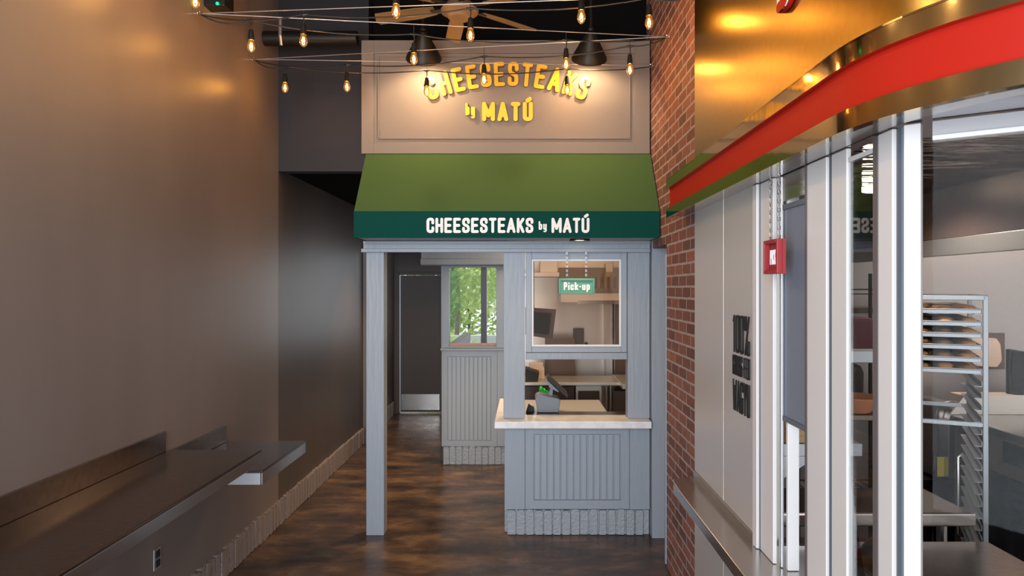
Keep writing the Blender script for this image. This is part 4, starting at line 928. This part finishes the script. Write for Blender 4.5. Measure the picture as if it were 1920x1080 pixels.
obj('spout', MB().tube([(fx, 8.38, 1.22), (fx, 8.30, 1.22), (fx, 8.16, 1.16), (fx, 8.12, 1.10)], .018, 8), 'blackm', fc, smooth=True)
obj('faucet_body', MB().tube([(fx-.16, 8.34, 1.13), (fx-.08, 8.32, 1.06), (fx, 8.31, 1.10), (fx+.08, 8.32, 1.06), (fx+.16, 8.34, 1.13)], .016, 8), 'steel_brown', fc, smooth=True)
for s in (-1, 1): obj('handle', MB().box(fx+s*.16-.04, fx+s*.16+.04, 8.33, 8.35, 1.13, 1.155), 'blackm', fc)
tag(obj('wall_cabinet', B(XA(1150, 8.2), 1.45, 8.05, 8.39, .9, 1.75), 'brownsheet', bevel=.004), 'dark slatted rack at the right of the hatch opening', 'cabinet')
tag(obj('steel_column', B(XA(1136, 8.2), XA(1149, 8.2), 8.2, 8.39, .0, 2.2), 'steel_sat', bevel=.004), 'pale steel column beside the slatted rack', 'column')
# seen through the window glass
sc = thing('order_monitor', 'brown-backed monitor hanging at the left behind the kiosk glass', 'monitor', (XA(1020, 6.6), 6.6, 1.6))
obj('housing', MB().prism([(XA(x, 6.6), 6.6, ZA(y, 6.6)) for x, y in ((985, 576), (1043, 580), (1036, 636), (985, 628))], (0, .05, 0)), 'brownsheet', sc, bevel=.004)
obj('back_cover', MB().prism([(XA(x, 6.6), 6.585, ZA(y, 6.6)) for x, y in ((990, 584), (1034, 587), (1029, 628), (990, 622))], (0, .014, 0)), 'rubber', sc)
obj('arm', MB().tube([(XA(1000, 6.6), 6.64, 1.68), (XA(1000, 6.6), 6.85, 1.75), (XA(1000, 6.6), 6.85, 2.898)], .012, 8), 'blackm', sc)
hk = thing('kitchen_hood', 'steel hood with upright filters behind the green hanging sign', 'extractor hood', (.9, 8.0, 2.0))
obj('hood_canopy', MB().prism([(XA(1050, 7.9), 7.7, ZA(566, 7.9)), (XA(1050, 7.9), 7.7, ZA(550, 7.9)), (XA(1050, 7.9), 8.3, ZA(500, 7.9)), (XA(1050, 7.9), 8.3, ZA(566, 7.9))], (1.0, 0, 0)), 'steel_sat', hk)
for i in range(5): obj('filter', B(XA(1112+i*12, 7.75), XA(1118+i*12, 7.75), 7.66, 7.69, ZA(541, 7.7), ZA(519, 7.7)), 'brownsheet', hk, bevel=.002)
obj('hood_lip', B(XA(1083, 7.7), 1.6, 7.655, 7.70, ZA(570, 7.7), ZA(563, 7.7)), 'steel', hk)
tag(obj('upper_shelf', B(-.1, XA(1048, 8.1), 8.0, 8.38, ZA(519, 8), ZA(511, 8)), 'steel_sat', bevel=.003), 'steel shelf high at the left behind the kiosk glass', 'shelf')
tag(obj('white_container', B(XA(1012, 8.1), XA(1045, 8.1), 8.08, 8.35, ZA(511, 8)+.002, ZA(488, 8)), 'white', bevel=.01), 'white container on the high steel shelf behind the glass', 'container')
tag(obj('wall_dispenser', B(XA(1075, 8.3), XA(1094, 8.3), 8.26, 8.39, ZA(650, 8.3), ZA(616, 8.3)), 'brownsheet', bevel=.006), 'brown dispenser low on the kitchen wall behind the glass', 'dispenser')
tag(obj('wall_rack', B(XA(1139, 8.3), XA(1162, 8.3), 8.28, 8.39, ZA(646, 8.3), ZA(622, 8.3)), 'steel_brown', bevel=.004), 'small steel rack at the lower right behind the kiosk glass', 'rack')
